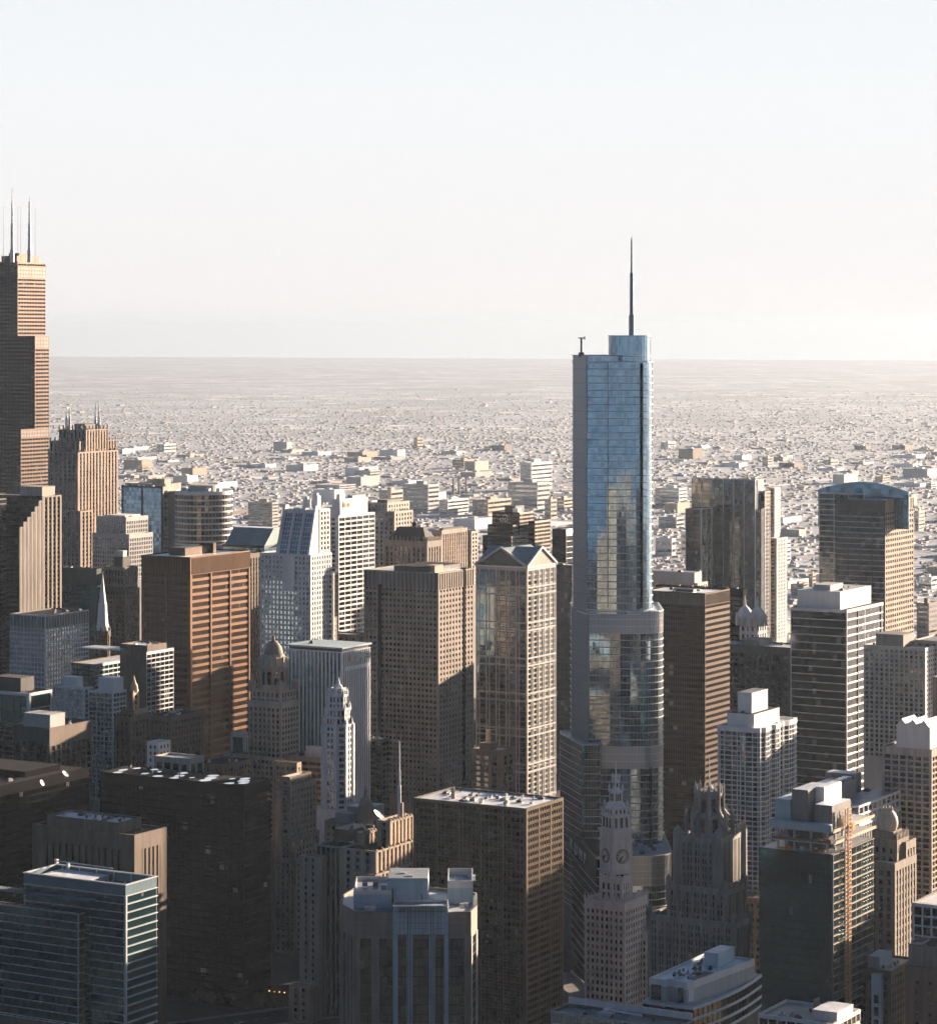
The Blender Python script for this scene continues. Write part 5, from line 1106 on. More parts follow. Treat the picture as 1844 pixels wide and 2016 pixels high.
bm = B.sep('panel_bay', 'blue_panel'); bm.prism(bay, Z(1838, D_), zb); 
for (xa, xb) in ((774, 783), (801, 805.5), (806.5, 812), (845, 849.5), (850.5, 856), (874, 882)): B.part('pilaster', 'blue_panel').box(u_(xa), u_(xb), -3.0, -.2, Z(2050, D_), zb + .05)
for x in (803, 808, 848, 853): B.part('panel_joint', 'dark_metal').box(u_(x) - .1, u_(x) + .1, -3.1, -3.0, Z(2050, D_), zb)
for x in (788, 795, 818, 825, 832, 839, 862, 868): B.part('panel_joint', 'dark_metal').box(u_(x) - .05, u_(x) + .05, -2.66, -2.6, Z(1838, D_), zb)
for i in range(6): B.part('panel_joint', 'dark_metal').box(u_(774), u_(882), -3.12 if i % 2 == 0 else -2.65, -2.58, Z(1838, D_) + i * 2.4, Z(1838, D_) + i * 2.4 + .08)
for i in range(1, 4):
    for a, b in ((pl[0], pl[1]), (pl[9], pl[0]), (pl[2], pl[3])):
        a = Vector(a); b = Vector(b); u = (b - a).normalized(); n = Vector((u.y, -u.x)); B.part('panel_joint', 'dark_metal').ob(a, u, n, 0, (b - a).length, .28, .33, zt - 11 + i * 2.7, zt - 10.9 + i * 2.7)
ring(B.sep('bay_parapet', 'pale_metal'), [(u_(774), -2.6), (u_(882), -2.6), (u_(882), 10), (u_(774), 10)], [(u_(774) + .4, -2.2), (u_(882) - .4, -2.2), (u_(882) - .4, 9.6), (u_(774) + .4, 9.6)], zt - .5, zb + .4)
B.part('roof', 'grey_roof').box(u_(774) + .4, u_(882) - .4, -2.2, 9.6, zt - .4, zb - .6)
z2 = zt - .6
def bo(nm, mt, xa, xb, v0, v1, za, zb_, rf=None):
    B.sep(nm, mt).box(u_(xa), u_(xb), v0, v1, za, zb_)
    if rf: B.part('roof', rf).box(u_(xa) + .3, u_(xb) - .3, v0 + .3, v1 - .3, zb_, zb_ + .12)
bo('plant_room', 'blue_panel', 694, 768, 9, 40, z2, z2 + 6.0, 'grey_roof'); ring(B.sep('plant_parapet', 'pale_metal'), [(u_(694), 9), (u_(768), 9), (u_(768), 40), (u_(694), 40)], [(u_(694) + .4, 9.4), (u_(768) - .4, 9.4), (u_(768) - .4, 39.6), (u_(694) + .4, 39.6)], z2 + 6, z2 + 7.6)
bo('penthouse', 'blue_panel', 762, 842, 11, 34, z2 + 1, z2 + 12.2, 'grey_roof'); bo('door', 'dark_metal', 770, 772.5, 10.9, 11.05, z2 + 2.5, z2 + 8); bo('door', 'dark_metal', 828, 830, 10.9, 11.05, z2 + 1, z2 + 6)
bo('plant_room', 'blue_panel', 880, 931, 20, 48, z2, z2 + 6.5); ring(B.sep('plant_parapet', 'pale_metal'), [(u_(880), 20), (u_(931), 20), (u_(931), 48), (u_(880), 48)], [(u_(880) + .5, 20.5), (u_(931) - .5, 20.5), (u_(931) - .5, 47.5), (u_(880) + .5, 47.5)], z2 + 6.5, z2 + 9.5)
for x, v in ((722, 5), (733, 4.6), (714, 24), (735, 26), (752, 20), (716, 15), (910, 8), (917, 9), (790, 22), (806, 16), (900, 30), (925, 44), (931, 40)):
    zz_ = z2 + .5 if v < 10 else (z2 + 12.3 if x in (790, 806) else z2 + 6); bo('air_handler' if x % 2 else 'vent', 'pale_metal' if x % 3 else 'louvre', x - 5, x + 5, v - 1.3, v + 1.3, zz_, zz_ + (.5 if x in (790, 806) else 2))
B.done()
# setback tower with mast and dishes
D_ = 1482
B = Bld('setback_tower', 'limestone setback tower with sunlit piers, satellite dishes and a tall white mast', 'tower', W(672, D_))
S_33 = st(frame='tan_stone', glass='window_glass', fh=3.7, sh=1.5, sd=.12, spmat='dark_stone', bay=3.9, pw=1.9, pd=.8, top=1.0, core='tan_stone')
S_33e = st(frame='limestone', glass='black_glass', fh=3.7, sh=.0, bay=3.2, pw=.9, pd=.6, top=1, core='limestone')
r1 = B.block(622, 672, 725, 1668, D_, S_33e, dict(S_33, top=11, sh=1.6), 2016, roof='dark_roof', core='limestone')
rL = B.block(592, 628, 640, 1688, D_ - 1, dict(S_33, pat=(), bay=5.5, pw=2.6, sh=1.9, frame='limestone', spmat='limestone'), None, 2016, roof='dark_roof')
rl2 = B.block(571, 610, 622, 1944, D_ - 14, dict(S_33, bay=5.5, pw=2.6, sh=1.9, spmat='tan_stone'), None, 2030, roof='brown_roof')
r2 = B.block(672, 739, 829, 1676, D_ - 21, dict(S_33, frame='limestone', bay=6, pw=3.4, sh=1.7, spmat='limestone'), S_33, 2016, roof='dark_roof')
r3 = B.block(705, 716, 757, 1640, D_ + 1, S_33, S_33, 1690, roof='dark_roof')
r4 = B.block(745, 767, 813, 1617, D_ - 6, S_33, S_33, 1690, roof='dark_roof')
r5 = B.block(690, 738, 840, 1722, D_ - 26, dict(S_33, frame='limestone', bay=6, pw=3.4, sh=1.7, spmat='limestone'), S_33, 2016, roof='dark_roof')
for r in (r2, r4, r5, r3):
    n_ = 9
    for i in range(n_): B.part('facade', 'tan_stone').box(r['x1'] - (r['x1'] - r['x0'] - .8) * i / (n_ - 1) - .8, r['x1'] - (r['x1'] - r['x0'] - .8) * i / (n_ - 1), r['y1'] - .3, r['y1'] + .85, r['zt'] - 1, r['zt'] + .9)
c = B.px(786, D_ + 4); z0 = r4['z']
B.sep('mast', 'pale_metal').lathe(c[0], c[1], [(1.0, z0 - .2), (1.0, Z(1549, D_)), (.72, Z(1548, D_)), (.72, Z(1520, D_)), (.5, Z(1519, D_)), (.42, Z(1462, D_)), (.1, Z(1461, D_))], 10)
B.sep('mast_foot', 'tan_stone').box(c[0] - 1.7, c[0] - .5, c[1] - .2, c[1] + 1.6, z0, z0 + 9)
def dish(x, y, z, rad, az, el, mat='white_paint'):
    d = Vector((math.cos(az) * math.cos(el), math.sin(az) * math.cos(el), math.sin(el))); t = d.orthogonal().normalized(); q = d.cross(t)
    m = B.sep('satellite_dish', mat, smooth=True); rings_ = []
    for k in range(5):
        rr = rad * k / 4; off = .28 * rad * (k / 4) ** 2
        rings_.append([tuple(Vector((x, y, z)) + d * off + t * rr * math.cos(2 * math.pi * i / 20) + q * rr * math.sin(2 * math.pi * i / 20)) for i in range(20)])
    o = len(m.v)
    for rg_ in rings_[1:]: m.v += rg_
    m.v.append((x, y, z)); cI = len(m.v) - 1
    for i in range(20):
        j = (i + 1) % 20; m.f.append((cI, o + i, o + j))
        for k in range(3): m.f.append((o + k * 20 + i, o + (k + 1) * 20 + i, o + (k + 1) * 20 + j, o + k * 20 + j))
    f = B.sep('dish_arm', 'dark_metal', 'satellite_dish'); e = Vector((x, y, z)) + d * rad * .9; f.tube((x, y, z), tuple(e), .12, 5); f.tube((x, y, z - rad * 1.05), (x, y, z), .35, 6)
c = B.px(745, D_ + 14); dish(c[0], c[1], Z(1609, D_ + 14) , 4.3, R(110), R(48))
B.sep('dish_stand', 'dark_metal').box(c[0] - 1.6, c[0] + 1.6, c[1] - 1.6, c[1] + 1.6, r1['z'] - 2, Z(1622, D_ + 14))
c = B.px(715, D_ + 8); dish(c[0], c[1], Z(1630, D_ + 8), 2.9, R(140), R(35)); c = B.px(693, D_ + 8); dish(c[0], c[1], Z(1634, D_ + 8), 2.3, R(330), R(25), 'louvre')
B.sep('plant_room', 'dark_metal').box(r1['x0'] - 8, r1['x1'] - 16, r1['y0'] + 1, r1['y1'] - 4, r1['z'], Z(1640, D_ + 8))
B.clutter(r1, 8, 111, 1.6); B.clutter(r4, 6, 112, 1.3); B.done()
# black block with white roof patches
B = tower('office_block', 'wide black block with bright white patches scattered over its roof', 'building', 197, 480, 533, 1547, 1500, S_BLK, S_BLK, 2016, roof='dark_roof', par=.3, fin=False)
r = B.r; rg = random.Random(3)
for fx, fy, a, b in ((.1, .12, 3.4, 1.9), (.3, .06, 3, 2), (.55, .1, 3.6, 2.3), (.8, .14, 3.4, 2), (.2, .3, 3.6, 2.4), (.5, .32, 3.8, 2.2), (.78, .36, 3.4, 2.4), (.12, .5, 3.2, 1.8), (.42, .52, 3.4, 2), (.75, .56, 3, 2), (.16, .62, 3, 2), (.3, .74, 2.4, 1.5), (.62, .72, 2.8, 1.8), (.85, .78, 2.6, 1.6), (.12, .9, 3.2, 1.8), (.45, .93, 3.4, 1.6), (.8, .9, 2.5, 1.6), (.65, .2, 2, 1.2), (.35, .42, 1.6, 1)):
    x = r['x1'] - (r['x1'] - r['x0']) * fx; y = r['y1'] - (r['y1'] - r['y0']) * fy
    n_ = 18; B.sep('roof_patch', 'wet_white').prism([(x + a * 1.1 * (1 + rg.uniform(-.18, .18)) * math.cos(2 * math.pi * i / n_), y + b * 1.35 * (1 + rg.uniform(-.18, .18)) * math.sin(2 * math.pi * i / n_)) for i in range(n_)], r['z'] - .02, r['z'] + .05)
B.clutter(r, 5, 113, 1.0, mats=('dark_metal', 'louvre')); B.done()
# black block at the left edge
B = tower('office_block', 'black block with a dark cluttered roof at the left edge, small white dish on top', 'building', -420, -60, 174, 1561, 1535, S_BLK, S_BLK, 2016, roof='dark_roof', par=.4, fin=False)
r = B.r; B.ph(r, .55, .85, .06, .4, 3, 'black_steel', roof='dark_roof')
for x, D0, mt in ((82, 1580, 'white_paint'), (128, 1580, 'white_paint'), (143, 1560, 'white_paint'), (164, 1575, 'white_paint'), (178, 1575, 'white_paint')):
    c = B.px(x, D0)
    if r['x0'] < c[0] - 3 and c[1] + 3 < r['y1'] and x > 130: B.sep('roof_patch', 'wet_white').prism([(c[0] + 3 * math.cos(2 * math.pi * i / 12), c[1] + 1.8 * math.sin(2 * math.pi * i / 12)) for i in range(12)], r['z'] - .02, r['z'] + .06)
c = B.px(128, 1575); dish(c[0], c[1], r['z'] + 4, 2.2, R(100), R(45)); c = B.px(82, 1548); dish(c[0], c[1], r['z'] + 3.4, 1.9, R(100), R(30)); B.clutter(r, 9, 115, 2.4, mats=('dark_metal', 'louvre')); B.done()
# brown tower with vertical slots
D_ = 1390
B = Bld('office_tower', 'brown tower with tall dark slots and a raised flat penthouse on its roof', 'tower', W(264, D_))
r = B.block(66, 264, 326, 1644, D_, S_STRIPE, dict(S_STRIPE, bay=3.6, pw=1.9), 2016, roof='dark_roof')
q = B.block(95, 232, 276, 1620, D_ + 8, dict(S_STRIPE, sh=0, top=30), dict(S_STRIPE, top=30), 1660, roof='pale_roof', core='brown_stone'); B.clutter(q, 14, 121, 1.6); B.clutter(r, 9, 122, 1.3); B.done()
# teal glass tower at the lower left
D_ = 1250
B = Bld('glass_tower', 'dark teal glass tower with pale floor edges and open roof screen at lower left', 'tower', W(247, D_))
S_FG = st(frame='pale_metal', glass='teal_glass', fh=3.8, sh=.32, sd=.35, bay=80, pw=.2, pd=.1, sub=40, mw=.03, md=.08, mullmat='dark_metal', top=.3, core='dark_stone')
S_FGn = dict(S_FG, glass='bronze_glass', sh=.42, sd=.95, sub=8)
r = B.block(48, 247, 308, 1764, D_, S_FG, S_FGn, 2030, roof='grey_roof', par=.1)
zt = Z(1744, D_); z0 = r['z']; x0, x1, y0, y1 = r['x0'], r['x1'], r['y0'], r['y1']
pr = [(x0, y0), (x1, y0), (x1, y1), (x0, y1)]
ring(B.sep('roof_screen', 'teal_panel'), offset(pr, .1), offset(pr, -.4), z0 - .2, zt); ring(B.part('screen_rail', 'pale_metal'), offset(pr, .5), offset(pr, -.6), zt, zt + .5)
B.part('screen_rail', 'pale_metal').ob((x1, y0), (0, 1), (1, 0), 0, y1 - y0, .1, .5, z0 - .5, z0)
for i in range(6): B.sep('screen_post', 'pale_metal').box(x0 + .4, x0 + .9, y0 + 4 + (y1 - y0 - 8) * i / 5, y0 + 4.4 + (y1 - y0 - 8) * i / 5, z0, zt)
B.ph(r, .25, .95, .45, .93, 3.0, 'pale_metal', roof='white_roof'); B.clutter(dict(r, y0=y0 + (y1 - y0) * .5), 12, 125, 1.1)
m = B.sep('window_washing_rig', 'pale_metal'); zb = zt + 2.4
m.box(x0 + 1.5, x0 + 2.7, y0 + 8, y0 + 9.2, z0, zb); m.tube((x0 + 2, y0 + 2, zb), (x0 + 2, y0 + 34, zb - .4), .28, 6); m.box(x0 + 1.2, x0 + 2.8, y0 + 1, y0 + 2.4, zb - 1.2, zb + .8)
# louvred canopy and the glass box stepping out below it
zc = Z(1778, D_); B.sep('canopy', 'teal_panel').box(x1 - 2, x1 + 5, y0 - 30, y0 + (y1 - y0) * .72, zc - .6, zc)
for i in range(16): B.part('canopy_slat', 'louvre').box(x1 - 1.5, x1 + 4.6, y0 - 28 + 2.2 * i, y0 - 27.2 + 2.2 * i, zc, zc + .3)
C = (x1 + 4.5, y0 + (y1 - y0) * .60); r2 = B.slab(C, 4.4, 60, 0, Z(1811, D_ - 4), S_FG, S_FG, Z(2030, D_), roof='grey_roof', par=.6)
B.sep('corner_slot', 'dark_metal').box(x1 + 4.3, x1 + 5.0, C[1] - 48, C[1] - 45, Z(2030, D_), Z(1835, D_))
B.done()
# ================================================================ the left cluster
B = tower('office_block', 'white gridded office block with dark ribbed top band at the left', 'building', 20, 89, 174, 1212, 2050, dict(S_GRID, frame='white_paint', glass='pale_glass'), dict(S_GRID, frame='white_concrete', sh=1.2, glass='window_glass'), 1360, roof='dark_roof', fin=False); B.clutter(B.r, 4, 131, 2); B.done()
B = Bld('office_building', 'twin slab building with brown core wall, pale canopy roof and banded windows', 'building', W(288, 1930))
B.block(141, 186, 292, 1308, 1940, dict(S_HZ, glass='teal_glass', frame='dark_metal'), S_HZ, 1480, roof='pale_roof', core='brown_stone')
r = B.block(262, 288, 341, 1284, 1930, None, S_HZ, 1500, roof='grey_roof', core='brown_stone')
q = B.block(236, 290, 328, 1271, 1936, None, None, 1310, roof='white_roof', core='brown_stone'); B.clutter(q, 6, 133, 1.3)
c = B.px(192, 1960); d = B.px(246, 1945); B.sep('canopy', 'pale_metal').box(min(c[0], d[0]) - 4, d[0] + 8, c[1] - 6, d[1] + 2, Z(1278, 1950), Z(1275, 1950)); B.done()
B = Bld('condo_tower', 'white framed glass condominium with two white rooftop boxes', 'tower', W(222, 1800))
S_CO = st(frame='white_paint', glass='mid_glass', fh=3.1, sh=.45, sd=.5, bay=6.5, pw=.5, pd=.5, sub=1, mw=.12, md=.3, top=1.5, core='grey_stone')
ra = B.block(106, 166, 182, 1354, 1812, dict(S_CO, glass='blue_glass'), S_CO, 1480, roof='white_roof'); r = B.block(174, 222, 248, 1362, 1800, S_CO, dict(S_CO, frame='white_stone', sh=1.0), 1560, roof='white_roof')
B.ph(ra, .1, .95, .3, .75, 6.5, 'white_paint', roof='white_roof'); B.ph(r, .05, .8, .0, .62, 9, 'white_paint', roof='white_roof'); B.done()
B = Bld('gothic_tower', 'dark ornate brown tower with a narrow golden lit spire block', 'tower', W(268, 1745))
S_CC = st(frame='dark_brick', glass='black_glass', fh=3.7, sh=1.4, sd=.2, bay=3.6, pw=1.6, pd=.7, top=3, core='dark_brick')
B.block(226, 256, 294, 1412, 1738, S_CC, S_CC, 1530, roof='dark_roof'); B.block(240, 262, 290, 1398, 1744, S_CC, dict(S_CC, frame='tan_stone'), 1420); r = B.block(256, 261, 272, 1360, 1748, S_CC, dict(S_CC, frame='gilt', core='tan_stone'), 1420, core='gilt')
c = ((r['x0'] + r['x1']) / 2, (r['y0'] + r['y1']) / 2); B.sep('spire', 'gilt').lathe(c[0], c[1], [(2.6, r['zt'] - 1), (2.2, r['zt'] + 3), (1, r['zt'] + 5), (.2, r['zt'] + 9)], 8); B.done()
B = Bld('apartment_tower', 'dark glass block with thick white frames at the left edge', 'tower', W(57, 1830))
r = B.block(-60, 57, 101, 1365, 1830, st(frame='white_paint', glass='teal_glass', fh=3.6, sh=.25, sd=.15, spmat='dark_metal', bay=26, pw=1.6, pd=.6, sub=3, mw=.1, md=.3, mullmat='dark_metal', top=2, core='dark_stone'),
            st(frame='white_paint', glass='black_glass', fh=9, sh=.6, sd=.3, bay=40, pw=1.4, pd=.6, top=2, core='dark_stone'), 1530, roof='dark_roof')
B.ph(r, .3, .9, .25, .7, 9, 'dark_stone'); B.clutter(r, 7, 137, 1.6); B.done()
B = tower('apartment_tower', 'brown balcony tower in front of the white framed block at the left edge', 'tower', -30, 30, 46, 1425, 1770, st(frame='brown_stone', glass='black_glass', fh=3.2, sh=.6, sd=1.1, spmat='taupe_stone', bay=9, pw=1.4, pd=.6, top=2), None, 1560, roof='dark_roof')
B = tower('office_block', 'dark green stone block with tall bronze window strips and grey tank roof', 'building', 28, 97, 180, 1434, 1690, st(frame='green_stone', glass='black_glass', fh=3.7, sh=1.0, sd=.2, bay=5, pw=1.6, pd=.6, top=9, core='green_stone'), st(frame='brown_stone', glass='bronze_glass', fh=3.7, sh=.9, sd=.15, bay=5.2, pw=1.5, pd=.6, top=11, core='brown_stone'), 1530, roof='dark_roof', fin=False)
q = B.ph(B.r, .1, .45, .1, .85, 8, 'pale_grey'); B.clutter(B.r, 6, 141, 2, avoid=(q,)); B.done()
B = tower('brick_block', 'low dark brick block right of the gothic tower with reddish lit windows', 'building', 288, 336, 402, 1412, 1790, S_BRN, S_BRN, 1500, roof='dark_roof', clut=6, core='dark_brick')
tower('low_building', 'small white low building among dark blocks left of the domed tower', 'building', 290, 312, 335, 1462, 1690, st(frame='white_stone', glass='window_glass', fh=4, sh=1.8, sd=.2, bay=4, pw=1.8, pd=.3, top=2), None, 1540, roof='pale_roof')
tower('low_building', 'beige parapet building with big openings above the black block', 'building', 305, 372, 400, 1494, 1640, st(frame='beige_concrete', glass='black_glass', fh=9, sh=1, sd=.3, bay=6, pw=1.4, pd=.5, top=3.5), None, 1560, roof='grey_roof', core='beige_concrete')
tower('low_building', 'long low dark building with a slate roof behind the black block', 'building', 380, 440, 492, 1506, 1740, S_BRN, None, 1560, roof='dark_roof', core='dark_stone', clut=4)
tower('office_block', 'small pale blue block just left of the domed tower', 'building', 455, 482, 489, 1444, 1862, st(frame='white_stone', glass='teal_glass', fh=16, sh=1, sd=.2, bay=11, pw=1.5, pd=.3, top=3, core='blue_panel'), None, 1520, roof='pale_roof')
tower('office_block', 'dark office block filling the gap left of the three bay tower', 'building', 150, 270, 300, 1400, 2060, dict(S_HZ, frame='dark_metal'), None, 1500, roof='dark_roof')
tower('office_block', 'dark podium block below the church spire and the brown tower', 'building', 160, 230, 300, 1330, 2200, S_BRN, None, 1480, roof='dark_roof', core='dark_stone')
tower('office_block', 'dark block in the gap between the white sloped top tower and the broad tower', 'building', 640, 700, 722, 1250, 2310, S_BRN, S_BRN, 1420, roof='grey_roof', core='dark_stone')
tower('office_block', 'brown block behind the broad punched window tower, under a glass arch', 'building', 640, 700, 722, 1300, 2060, S_BRN, S_CRM, 1420, roof='grey_roof')
# ================================================================ streets, cars, trees at the bottom left
def strip_road(p, q, wd, z, mat, name):
    p = Vector(p); q = Vector(q); u = (q - p).normalized(); n = Vector((-u.y, u.x)) * wd / 2
    g = MB(); g.quad((*(p - n), z), (*(q - n), z), (*(q + n), z), (*(p + n), z)); structure(name, g, mat); return u, n
p, q = fp(250, 1440), fp(660, 1500)
pv = MB(); a, b_ = Vector(p), Vector(q)
strip_road(p, q, 26, .012, 'asphalt', 'road'); u = (b_ - a).normalized(); n = Vector((-u.y, u.x))
for s_ in (-1, 1):
    g = MB(); g.ob(a, u, n * s_, 0, (b_ - a).length, 13.2, 18, 0, .14); structure('pavement', g, 'pavement')
g = MB()
for i in range(14): g.ob(a, u, n, 6 * i, 6 * i + 3, -.09, .09, .016, .02)
structure('lane_markings', g, 'white_line')
stone('car_paint', (.03, .03, .035), rough=.25, var=0); stone('car_paint_light', (.5, .5, .5), rough=.25, var=0); stone('tyre', (.02, .02, .02), rough=.8)
def car(x, D, mat, label):
    B = Bld('parked_car', label, 'car', W(x, D), math.atan2(u.y, u.x), 'cars on the street at the bottom left')
    body = B.sep('body', mat); body.loft([([(-2.2, -.85), (2.2, -.85), (2.2, .85), (-2.2, .85)], .3), ([(-2.25, -.9), (2.25, -.9), (2.25, .9), (-2.25, .9)], .6), ([(-2.1, -.85), (2.1, -.85), (2.1, .85), (-2.1, .85)], .95)])
    B.sep('windscreen', 'black_glass').loft([([(-1.6, -.78), (1.1, -.78), (1.1, .78), (-1.6, .78)], .95), ([(-1.1, -.65), (.5, -.65), (.5, .65), (-1.1, .65)], 1.4)]); B.sep('roof', mat).box(-1.1, .5, -.65, .65, 1.4, 1.46)
    for wx in (-1.35, 1.35):
        for wy in (-.8, .8): B.sep('wheel', 'tyre').tube((wx, wy - .12, .32), (wx, wy + .12, .32), .32, 12)
    B.e.location.z = .02; B.done()
car(533, 1484, 'car_paint', 'black car on the dark street left of the setback tower'); car(470, 1468, 'car_paint_light', 'pale car further left on the dark street')
stone('bark', (.07, .05, .04)); stone('leaves', (.05, .06, .035), var=.5, streak=False)
def tree(x, D, h, seed, label, group):
    rg = random.Random(seed); B = Bld('street_tree', label, 'tree', W(x, D), 0, group)
    t = B.sep('trunk', 'bark'); t.lathe(0, 0, [(.28, 0), (.2, h * .3), (.12, h * .6), (.04, h * .9)], 7)
    for i in range(6):
        a = rg.uniform(0, 6.28); t.tube((0, 0, h * rg.uniform(.3, .5)), (h * .3 * math.cos(a), h * .3 * math.sin(a), h * rg.uniform(.6, .8)), .08, 4)
    c = B.sep('crown', 'leaves')
    for i in range(420):
        a = rg.uniform(0, 6.28); ph_ = rg.gauss(0, .4); rr = h * .36 * rg.random() ** .4; z = h * .66 + h * .34 * rg.uniform(-1, 1) * math.sqrt(max(0, 1 - (rr / (h * .38)) ** 2))
        p = Vector((rr * math.cos(a), rr * math.sin(a), z)); s1 = Vector((rg.uniform(-1, 1), rg.uniform(-1, 1), rg.uniform(-1, 1))).normalized() * .35; s2 = s1.orthogonal().normalized() * .3
        c.quad(tuple(p - s1 - s2), tuple(p + s1 - s2), tuple(p + s1 + s2), tuple(p - s1 + s2))
    B.done()
for i in range(12): tree(380 + 16 * i + (i * 37) % 9, 1506 + (i * 13) % 20 - 6, 8 + (i * 5) % 5, i, 'leafy street tree in the dark strip at the foot of the black block', 'trees at the foot of the black block')
m_, n_t, b_s = nodes('lamp_glow'); b_s.inputs['Emission Color'].default_value = (1, .45, .15, 1); b_s.inputs['Emission Strength'].default_value = 1.2; MATS['lamp_glow'] = m_
for i in range(6):
    B = Bld('street_lamp', 'small orange lit lamp in the row beside the dark street', 'street lamp', W(530 + 10 * i, 1513 - 1.2 * i), 0, 'orange lamps beside the dark street')
    B.sep('pole', 'dark_metal').lathe(0, 0, [(.14, 0), (.09, 6.4)], 6); B.sep('lamp_head', 'lamp_glow').lathe(0, 0, [(.18, 6.4), (.32, 6.7), (.2, 7)], 8); B.done()
# riverside wall and bridge by the blue glass tower
B = Bld('bridge', 'low dark river bridge between the golden faced block and the clock tower', 'bridge', W(1128, 1535))
a = Vector(B.px(1100, 1560)); b_ = Vector(B.px(1172, 1475)); u2 = (b_ - a).normalized(); n2 = Vector((-u2.y, u2.x)); B.sep('deck', 'grey_stone').ob(a, u2, n2, 0, (b_ - a).length, -7, 7, 5, 6)
for s_ in (-1, 1):
    B.sep('railing', 'pale_grey').ob(a, u2, n2, 0, (b_ - a).length, 7 * s_ - .2, 7 * s_ + .2, 6, 7.2)
for i in range(3): B.sep('pier', 'grey_stone').ob(a, u2, n2, 15 + 35 * i, 19 + 35 * i, -6, 6, 0, 5)
B.done()
# ================================================================ the plain beyond downtown
def facemat():
    m, n, b = nodes('distant_wall')
    oi = n.nodes.new('ShaderNodeObjectInfo'); ge = n.nodes.new('ShaderNodeNewGeometry')
    cr = N(n, 'ShaderNodeValToRGB'); e = cr.color_ramp.elements
    e[0].color = (.44, .38, .33, 1); e[1].color = (.66, .65, .64, 1); e.new(.35).color = (.52, .49, .46, 1); e.new(.6).color = (.38, .30, .25, 1); e.new(.8).color = (.55, .57, .6, 1)
    ad = N(n, 'ShaderNodeMath', _operation='ADD'); n.links.new(oi.outputs['Random'], ad.inputs[0]); n.links.new(ge.outputs['Random Per Island'], ad.inputs[1])
    fr = N(n, 'ShaderNodeMath', _operation='FRACT'); n.links.new(ad.outputs[0], fr.inputs[0]); n.links.new(fr.outputs[0], cr.inputs[0])
    n.links.new(cr.outputs[0], b.inputs['Base Color']); b.inputs['Roughness'].default_value = .8; MATS['distant_wall'] = m
facemat()
def treemat():
    m, n, b = nodes('bare_tree')
    ge = n.nodes.new('ShaderNodeNewGeometry'); cr = N(n, 'ShaderNodeValToRGB'); e = cr.color_ramp.elements
    e[0].color = (.30, .30, .31, 1); e[1].color = (.42, .42, .43, 1); e.new(.5).color = (.27, .28, .29, 1)
    n.links.new(ge.outputs['Random Per Island'], cr.inputs[0]); n.links.new(cr.outputs[0], b.inputs['Base Color']); b.inputs['Roughness'].default_value = .9; MATS['bare_tree'] = m
treemat()
TAKEN = []
def free(x, y, r):
    return all((x - a) ** 2 + (y - b) ** 2 > (r + q) ** 2 for a, b, q in TAKEN)
def grid(p): return p
WALLS = ['beige_concrete', 'white_concrete', 'limestone', 'tan_stone', 'pale_grey', 'white_stone', 'brown_stone', 'pink_granite', 'marble']
def distant(xl, xr, yt, yb, mat, label, cat='building', frac=.72, group=None, bands=5, glassm='grey_glass', name='distant_building', stack=None):
    D = F * H / (yb - Y0); xc = xl + (xr - xl) * frac; C = W(xc, D)
    B = Bld(name, label, cat, C, 0, group); h = Z(yt, D)
    L = run(C, (0, -1), xl); Wd = run(C, (-1, 0), xr)
    r = B.slab((0, 0), Wd, L, 0, h, None, None, None, mat, 'white_roof' if len(label) % 2 else 'pale_roof')
    fh = h / (bands + .6)
    for i in range(bands):
        z = fh * (i + .55); m = MB(); m.wallquad((0, -L), (0, 1), (1, 0), 1.5, L - 1.5, .1, z, z + fh * .45); m.wallquad((-Wd, 0), (1, 0), (0, 1), 1.5, Wd - 1.5, .1, z, z + fh * .45)
        link('window_band', m.mesh('window_band', glassm), B.e)
    if h > 14: B.ph(r, .3, .6, .3, .6, h * .08 + 2, mat)
    TAKEN.append((C[0] - Wd / 2, C[1] - L / 2, max(L, Wd) * .75)); B.done(); return B
